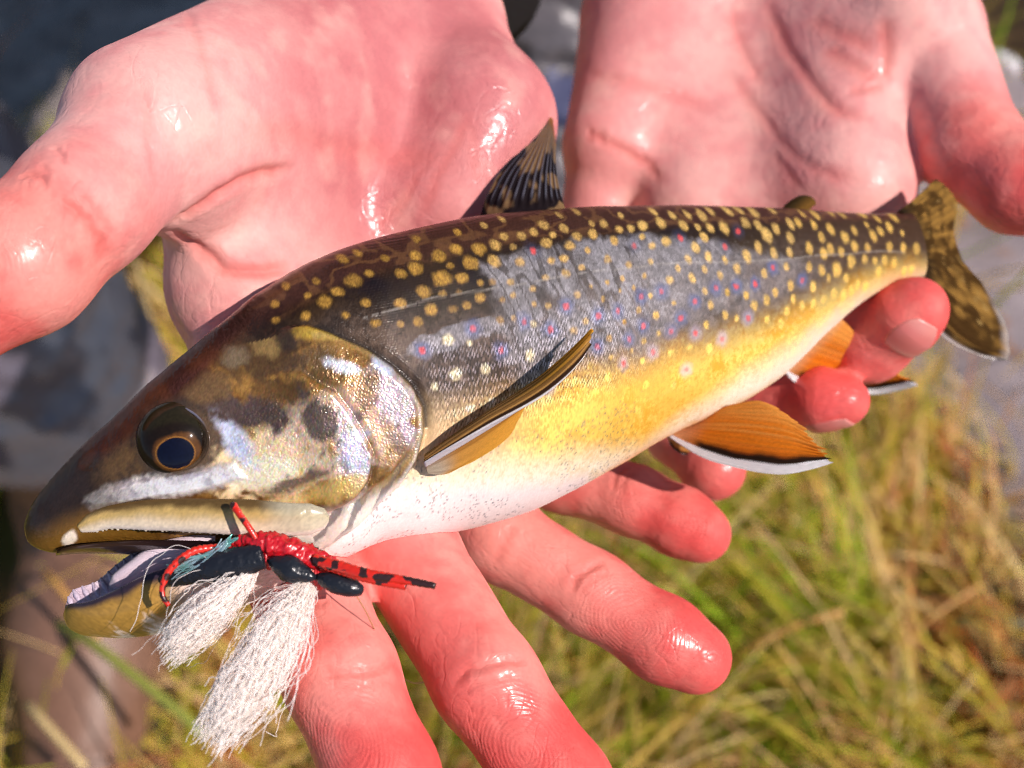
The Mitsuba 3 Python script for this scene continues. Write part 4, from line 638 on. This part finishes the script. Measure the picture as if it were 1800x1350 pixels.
fin('dorsal_fin', [[(846, 380, 231), (868, 322, 239), (915, 262, 247), (962, 207, 253)], [(872, 380, 228), (895, 318, 237), (930, 262, 246), (966, 204, 252.5)], [(905, 378, 226), (920, 318, 235), (945, 262, 244), (969, 206, 252)],
    [(940, 376, 226), (946, 318, 234), (958, 264, 242), (972, 212, 250)], [(970, 374, 227), (966, 325, 233), (968, 275, 240), (974, 228, 247)], [(994, 372, 229), (984, 335, 232), (978, 295, 237), (976, 255, 243)]], dors, 11, 160, 60, .8, .25, .16, .03, label='dorsal fin with black and tan wavy markings')
def tailp(u, v, r):
    s, b = n2(u * 60, v * 6, 3.0, 36), n2(u * 14, v * 8, 1.3, 37); c = lerp((0.34, 0.185, 0.045), (0.075, 0.038, 0.012), sstep(-.12, .12, b + .8 * s)); c = lerp(c, (0.46, 0.30, 0.10), sstep(.18, .28, n2(u * 26, v * 10, 1.0, 39)) * .7); c = lerp(c, (0.07, 0.035, 0.012), r * .35); c = lerp(c, (0.035, 0.022, 0.012), sstep(.35, .05, v))
    e = sstep(.90, 1.0, v + .15 * b) * sstep(.62, .75, u); c = lerp(c, (0.62, 0.56, 0.52), e * .8 + sstep(.95, .985, u) * .85 * sstep(.35, .5, v)); return lerp(c, (0.025, 0.018, 0.012), sstep(.88, .93, u) * sstep(.97, .94, u) * .7)
fin('tail_fin', [[(1578, 372, 258), (1606, 350, 261), (1642, 316, 265)], [(1590, 384, 259), (1622, 364, 262), (1664, 330, 266)], [(1600, 402, 260), (1632, 386, 263), (1682, 360, 267)], [(1608, 426, 260.5), (1640, 412, 263), (1677, 402, 267)],
    [(1613, 446, 261), (1642, 442, 263), (1687, 447, 266)], [(1617, 462, 261), (1664, 482, 262.5), (1732, 508, 265)], [(1619, 475, 261), (1676, 530, 262), (1773, 584, 262)], [(1620, 484, 261), (1662, 566, 261.5), (1774, 634, 260.5)], [(1614, 490, 261), (1638, 572, 261.5), (1738, 630, 260.5)]],
    tailp, 19, 220, 60, 1.6, .3, .12, .03)
fin('adipose_fin', [[(1376, 374, 251.5), (1388, 362, 252), (1398, 353, 252.5)], [(1386, 375, 251), (1398, 360, 251.5), (1414, 347, 252.5)], [(1398, 376, 251), (1412, 362, 251.5), (1427, 351, 252.5)], [(1408, 376, 251.5), (1420, 366, 252), (1432, 361, 252.5)]],
    lambda u, v, r: lerp((0.05, 0.03, 0.012), (0.17, 0.085, 0.02), sstep(.3, .8, u)), 3, 40, 24, 2.4, 1.2, 0, 0)
# the bar of the upper jaw with its row of small teeth
ml = smooth_line(Ps([(140, 928, 197.8), (200, 908, 196.4), (300, 905, 194.6), (420, 909, 193.4), (520, 913, 193.6), (578, 911, 194.8)]), 120)
mw = np.interp(np.linspace(0, 1, 120), [0, .05, .3, .7, .93, .985, 1], [.8, 1.6, 2.5, 2.9, 2.5, 1.6, .5])
mv, mf = tube(ml, mw, 40, (np.array([0, 0, 1.0]), .34))
mq = np.repeat((np.arange(120)), 40); h = np.r_[(mv[:4800, 1] - ml[mq, 1]) / mw[mq], 0, 0]; sx = np.r_[mq / 119, 0, 1]
mv[:, 2] -= 0.3 * np.exp(-((h - .35) / .3) ** 2) * (sx < .9)
mc = lerp((0.74, 0.61, 0.45), (0.52, 0.35, 0.12), sstep(-.7, .3, h + .5 * n2(sx * 40, h, 3, 41))); mc = lerp(mc, (0.10, 0.060, 0.02), sstep(.2, .75, h + .5 * n2(sx * 40, h * 2, 2, 42))); mc = lerp(mc, (0.46, 0.42, 0.30), sstep(.72, .85, sx) * .75)
mc = lerp(mc, (0.66, 0.56, 0.50), sstep(-.62, -.85, h) * .8)
jaw_bar = obj('upper_jaw', (mv, mf), 'wet_flesh', fish, color=np.clip(mc * (1 + .25 * (rng.random(len(mv))[:, None] - .5)), .01, .9))
tm = []
for k in range(34):
    s = .08 + k * .0225 + .004 * rng.random(); p = ml[int(s * 119)] + [0, -mw[int(s * 119)] * .88, .25]; tm.append(tube(np.array([p + [0, .5, 0], p, p + [.1, -.28 - .2 * rng.random(), .15]]), [.46, .40, .14], 9))
tv, tf = join(tm); obj('teeth', (tv, tf), 'wet_flesh', jaw_bar, color=np.tile((0.64, 0.54, 0.42), (len(tv), 1)))
# palate: the dark roof of the mouth, running from snout to gullet between the two jaw bars
roof = [[(100, 968, 199), (140, 958, 197.5), (260, 950, 196.5), (420, 955, 197), (560, 965, 199)], [(98, 972, 203), (150, 968, 203), (250, 970, 203), (420, 972, 205), (560, 975, 206)], [(100, 972, 206), (150, 968, 209), (250, 968, 210.5), (420, 965, 213), (560, 970, 214)]]
pm_, pu, pv = patch(roof, 24, 40, .8, .8); obj('palate', pm_, 'wet_flesh', fish, color=lerp((0.060, 0.030, 0.015), (0.025, 0.010, 0.009), sstep(.1, .5, pv)))
# lower jaw: an open trough, near wall, floor and far wall
near_r = [(112, 1078, 201.5), (122, 1064, 198.8), (148, 1062, 196.8), (200, 1042, 194.8), (262, 1012, 193.4), (340, 992, 193.2), (440, 985, 194), (560, 978, 197)]
keel = [(112, 1084, 202.5), (128, 1108, 202.3), (160, 1118, 202.2), (215, 1119, 202.4), (275, 1112, 202.8), (350, 1092, 203.5), (450, 1052, 205), (575, 996, 208)]
out_n = [(111, 1081, 202), (120, 1094, 199.6), (150, 1098, 197.4), (206, 1092, 195.2), (268, 1075, 193.8), (345, 1052, 193.8), (445, 1025, 195), (565, 988, 198)]
far_r = [(113, 1076, 203.5), (128, 1042, 205.8), (168, 1027, 208.5), (206, 995, 211), (246, 968, 213), (320, 948, 214.5), (420, 946, 216), (560, 955, 217)]
floor_ = [(114, 1078, 202.8), (132, 1066, 202.4), (165, 1060, 203), (215, 1040, 204), (270, 1015, 205), (345, 990, 206), (440, 975, 207), (560, 970, 209)]
out_f = [(112, 1081, 203.2), (130, 1085, 206.5), (165, 1080, 209.2), (212, 1055, 212), (262, 1025, 214), (335, 1000, 216), (440, 985, 218), (570, 980, 219)]
inn_n = [(113, 1078, 202), (128, 1066, 200), (155, 1063, 198.4), (206, 1044, 196.8), (266, 1016, 195.6), (343, 995, 195.6), (440, 985, 196.5), (560, 975, 199)]
inn_f = [(113, 1077, 203.3), (131, 1048, 204.8), (168, 1034, 207), (210, 1006, 209), (252, 980, 211), (325, 958, 212.4), (425, 952, 214), (560, 958, 215)]
slim = lambda c: [(px, py, d if d < 202.5 else 202.5 + (d - 202.5) * .60) for px, py, d in c]
ring = np.array([smooth_line(Ps(slim(c)), 90) for c in (near_r, out_n, keel, out_f, far_r, inn_f, floor_, inn_n)])           # 8, 90, 3
ringc = np.concatenate([ring, ring[:1]]); k = np.arange(9.0); R_ = CubicSpline(k, ringc, bc_type='periodic')(np.linspace(0, 8, 97)[:-1]); R_ = R_.transpose(1, 0, 2)
jv = np.vstack([R_.reshape(-1, 3), R_[0].mean(0), R_[-1].mean(0)]); m = 96; jj = np.arange(m)
jf = np.vstack([grid_faces(90, m, True), np.stack([jj * 0 + 90 * m, (jj + 1) % m, jj], 1), np.stack([jj * 0 + 90 * m + 1, 89 * m + jj, 89 * m + (jj + 1) % m], 1)])
w = np.r_[np.tile(np.linspace(0, 8, 97)[:-1], 90), 2, 2]; s = np.r_[np.repeat(np.linspace(0, 1, 90), m), 0, 1]; nz = n2(s * 60, w * 3, 4, 51); g2 = rng.random(len(w)) - .5
jc = lerp((0.40, 0.22, 0.045), (0.83, 0.74, 0.66), sstep(1.35, 2.0, w + 1.4 * nz + .4 * g2 + sstep(.3, .55, s) * .5) * sstep(.12, .3, s)); jc = lerp(jc, (0.82, 0.66, 0.60), sstep(.45, .6, s) * ((w < 4)))
jc = lerp(jc, (0.035, 0.022, 0.035), sstep(.50, .12, np.minimum(w, 8 - w) + .3 * nz) * sstep(.9, .5, s)); ins = (w > 3.6) & (w < 7.5)
jc = np.where(ins[:, None], lerp((0.50, 0.39, 0.47), (0.68, 0.56, 0.61), sstep(-.25, .25, nz) * sstep(.02, .25, s)), jc); jc = lerp(jc, (0.16, 0.08, 0.02), sstep(.08, .0, s) * .8)
jaw = obj('lower_jaw', (jv, jf), 'wet_flesh', fish, color=np.clip(jc * (1 + .3 * g2[:, None]), .008, .9), label='open lower jaw with a dark rim')
tm = []
for k in range(9):      # ridged gum at the tip, on the inside of the far rim
    a = R_[4 + 3 * k // 1, 52]; b = R_[4 + 3 * k // 1, 66]; tm.append(tube(np.array([a, (a + b) / 2 + [0, .0, -.25], b + [0, -.5, -.1]]), [.22, .50, .30], 10))
tv, tf = join(tm); obj('gum', (tv, tf), 'wet_flesh', jaw, color=np.tile((0.56, 0.46, 0.56), (len(tv), 1)))
tg = smooth_line(Ps([(196, 1030, 202), (240, 1002, 201.5), (300, 972, 201.5), (380, 958, 202.5)]), 50); tgv, tgf = tube(tg, np.interp(np.linspace(0, 1, 50), [0, .1, .4, 1], [.6, 2.0, 3.0, 3.6]), 28, (np.array([0, 1.0, .4]), .6))
obj('tongue', (tgv, tgf), 'wet_flesh', jaw, color=lerp((0.60, 0.47, 0.53), (0.72, 0.60, 0.64), n3(tgv, 2.5, 52) + .5))

# ------------------------------------------------------------------ the fly
fly = thing('fishing_fly', 'red and black foam fishing fly with two white yarn wings at the mouth', 'fishing fly')
def plastic(c, r=0.35, coat=0.5): return {'type': 'twosided', 'b': {'type': 'principled', 'base_color': c if isinstance(c, dict) else {'type': 'rgb', 'value': list(c)}, 'roughness': r, 'specular': .5, 'clearcoat': coat, 'clearcoat_gloss': .95}}
scene['black_foam'] = bump({'type': 'principled', 'base_color': {'type': 'rgb', 'value': [0.012, 0.014, 0.020]}, 'specular': .25, 'roughness': .3, 'clearcoat': .3, 'clearcoat_gloss': .95}, lambda p, n, uv: 0.00012 * mikit.noise(p.x * 2600, p.y * 2600, p.z * 2600), 6e-5)
scene['red_thread'] = bump({'type': 'principled', 'base_color': {'type': 'rgb', 'value': [0.50, 0.004, 0.010]}, 'roughness': .35, 'clearcoat': .9, 'clearcoat_gloss': .96}, lambda p, n, uv: 0.00010 * mikit.noise(p.x * 2200, p.y * 2200, p.z * 2200), 6e-5)
def f_barred(p, n, uv): return mikit.mix((0.62, 0.018, 0.006), (0.030, 0.008, 0.006), mikit.smoothstep(0.52, 0.58, mikit.noise(p.x * 900, p.y * 900, p.z * 900)))
scene['barred_rubber'] = plastic(mikit.proc(f_barred), .3, .7)
scene['yarn'] = {'type': 'twosided', 'b': {'type': 'principled', 'base_color': {'type': 'rgb', 'value': [0.88, 0.80, 0.74]}, 'roughness': .3, 'specular': .7, 'sheen': .5}}
scene['wet_yarn'] = bump({'type': 'principled', 'base_color': mikit.proc(lambda p, n, uv: mikit.mix((0.50, 0.40, 0.34), (0.76, 0.67, 0.60), mikit.fbm(p.x * 900, p.y * 900, p.z * 900, 3))), 'roughness': .25, 'specular': .5, 'clearcoat': .6}, lambda p, n, uv: 0.00018 * mikit.fbm(p.x * 1500 + p.y * 500, p.y * 900, p.z * 1500, 3), 6e-5)
def lumpy(pts, r, amp, scale, seed, sides=20, n=60, flat=None):
    v, f = tube(smooth_line(Ps(pts), n), smooth_line(np.array([[i, x] for i, x in enumerate(r)], float), n)[:, 1], sides, flat); c = v.mean(0)
    nn = trimesh.Trimesh(v, f, process=False).vertex_normals; nn = nn * np.sign(((v - c) * nn).sum()); return v + nn * (amp * n3(v, scale, seed))[:, None], f
obj('foam_back', lumpy([(286, 1022, 193), (330, 1008, 190.5), (400, 992, 189), (464, 978, 188.6)], [1.0, 1.9, 2.3, 1.9], .5, .8, 61, 24, 70, (np.array([0, 0, 1.0]), .7)), 'black_foam', fly)
obj('foam_bead', lumpy([(470, 982, 189), (485, 989, 188), (515, 1002, 187.6), (545, 1013, 187.8), (558, 1017, 188.4)], [.2, 1.5, 2.1, 1.5, .2], .4, 1.0, 62, 24, 50), 'black_foam', fly)
obj('foam_bead', lumpy([(556, 1012, 188.6), (570, 1018, 188), (600, 1028, 187.6), (626, 1035, 187.6), (632, 1037, 188)], [.3, 1.35, 1.6, 1.5, .9], .3, 1.0, 63, 24, 50), 'black_foam', fly)
obj('red_body', lumpy([(396, 962, 192), (430, 952, 190.6), (475, 957, 189.4), (520, 972, 189.2), (560, 985, 189.8), (600, 1002, 190.6)], [.5, 1.1, 1.9, 1.9, 1.6, .7], 1.5, .7, 64, 26, 110), 'red_thread', fly)
wr = [tube(np.array([P(px, py, d) + np.array([.55 * math.cos(a) * .4, 1.9 * math.sin(a), 1.9 * math.cos(a)]) for a in np.linspace(0, 2 * np.pi, 25)]), .26, 7) for px, py, d in ((463, 972, 190.6), (468, 974, 190.5), (560, 1010, 190.6), (564, 1013, 190.6), (474, 978, 190.5))]
obj('thread_wrap', join(wr), 'red_thread', fly)
for pts, r in (([(410, 888, 190), (424, 908, 189), (438, 928, 188.6), (452, 950, 188.8)], [.62, .5, .5, .45]), ([(392, 962, 190), (350, 966, 189), (315, 985, 188), (291, 1015, 187.4), (285, 1040, 187.2), (297, 1064, 187)], [.5, .6, .6, .55, .5, .4]),
               ([(552, 984, 188.2), (590, 994, 187), (640, 1008, 185.6), (712, 1020, 184.8), (765, 1030, 184.2)], [.9, .95, .85, .65, .5]), ([(558, 990, 188), (600, 1004, 187), (650, 1018, 185.6), (714, 1031, 185)], [.6, .65, .65, .55])):
    line = smooth_line(Ps(pts), 60); line[:, 1] += .12 * np.sin(np.arange(60) * 1.9) * np.linspace(1, .4, 60); obj('rubber_leg', tube(line, np.interp(np.linspace(0, 1, 60), np.linspace(0, 1, len(r)), r), 10), 'barred_rubber', fly)
scene['flash'] = {'type': 'twosided', 'b': {'type': 'principled', 'base_color': mikit.proc(lambda p, n, uv: mikit.mix((0.05, 0.55, 0.42), (0.60, 0.72, 0.78), mikit.noise(p.x * 700, p.y * 700, p.z * 700))), 'metallic': .7, 'roughness': .25, 'clearcoat': 1.0}}
fl = []
for k in range(12):
    a = rng.normal(0, 1, (4, 3)) * [.5, .5, .4]; fl.append(tube(smooth_line(Ps([(303, 1003, 189.5), (340, 990, 188.8), (378, 972, 188.6), (408, 948, 189)]) + a, 24), .10 + .12 * (k < 3), 5))
obj('flash_strand', join(fl), 'flash', fly)
def tuft(core, radii, nf, seed, frizz, tail):
    """a wing of crimped white yarn: hundreds of fine fibres round a looser matted core"""
    r_ = np.random.default_rng(seed); line = smooth_line(Ps(core), 40); rad = np.interp(np.linspace(0, 1, 40), np.linspace(0, 1, len(radii)), radii); ms = []
    ax = np.gradient(line, axis=0); ax /= np.linalg.norm(ax, axis=1, keepdims=True); e1 = np.cross(ax, [0, 0, 1.0]); e1 /= np.linalg.norm(e1, axis=1, keepdims=True); e2 = np.cross(ax, e1)
    for k in range(nf):
        a, rr = r_.random() * 6.283, (r_.random() ** .5) * (1.22 if k % 6 == 0 else 1.02); s0 = r_.random() * .55 * (k % 3 > 0); s1 = min(1 + tail * r_.random(), s0 + .35 + .75 * r_.random()); n = 22
        s = np.linspace(s0, s1, n); ss = np.clip(s, 0, 1) * 39; i = np.minimum(ss.astype(int), 38); t = ss - i; mixd = lambda A: A[i] * (1 - t)[:, None] + A[i + 1] * t[:, None]
        c = mixd(line) + mixd(ax) * (np.maximum(s - 1, 0) * 39 * np.linalg.norm(line[-1] - line[-2]))[:, None]; R0 = (rad[i] * (1 - t) + rad[i + 1] * t) * rr * (1 + .25 * np.maximum(s - 1, 0)); aa = a + np.cumsum(r_.normal(0, .06, n))
        wig = np.cumsum(r_.normal(0, 1, (n, 3)), 0); wig -= np.linspace(0, 1, n)[:, None] * wig[-1] * .6; wig = np.stack([np.convolve(np.pad(wig[:, q_], 3, 'edge'), np.ones(7) / 7, 'valid') for q_ in range(3)], 1) * frizz * (.25 + .75 * rr ** 4) * (2.4 if k % 6 == 0 else 1.0) * np.clip(s * 2.2, .08, 1)[:, None]
        f0, f1 = r_.random(2) * 6; cr = np.sin(np.arange(n) * (1.5 + r_.random()) + f0) * .07
        ms.append(tube(smooth_line(c + mixd(e1) * (R0 * np.cos(aa) + cr)[:, None] + mixd(e2) * (R0 * np.sin(aa))[:, None] + wig, 40), .034 + .026 * r_.random(), 4))
    return join(ms), lumpy(core, [x * .80 for x in radii], 1.7, 1.6, seed, 44, 110)
for core, radii, nf, sd, fz, tl in (([(446, 1000, 190), (418, 1030, 188.6), (372, 1072, 187.6), (325, 1118, 187.4), (305, 1138, 187.6)], [.9, 2.3, 3.5, 3.5, 2.7], 420, 71, .24, .14), ([(540, 1030, 189.4), (512, 1078, 186.6), (470, 1150, 184.4), (425, 1220, 183.2), (392, 1272, 182.8)], [1.4, 2.9, 3.9, 4.2, 3.4], 900, 72, .40, .18)):
    fib, corem = tuft(core, radii, nf, sd, fz, tl); tk = obj('yarn_wing', corem, 'wet_yarn', fly); obj('fibre', fib, 'yarn', tk, smooth=True); labels[f'{tk}__fibre'] = {'kind': 'stuff'}
scene['line'] = {'type': 'twosided', 'b': {'type': 'principled', 'base_color': {'type': 'rgb', 'value': [0.45, 0.20, 0.10]}, 'roughness': .25, 'specular': .6}}
ln = thing('fishing_line', 'thin clear fishing line running down from the fly between two fingers', 'fishing line')
obj('leader', tube(smooth_line(Ps([(620, 1036, 190), (648, 1085, 192), (676, 1138, 201), (698, 1180, 213), (740, 1200, 226), (800, 1190, 232)]), 90), .11, 6), 'line', ln)
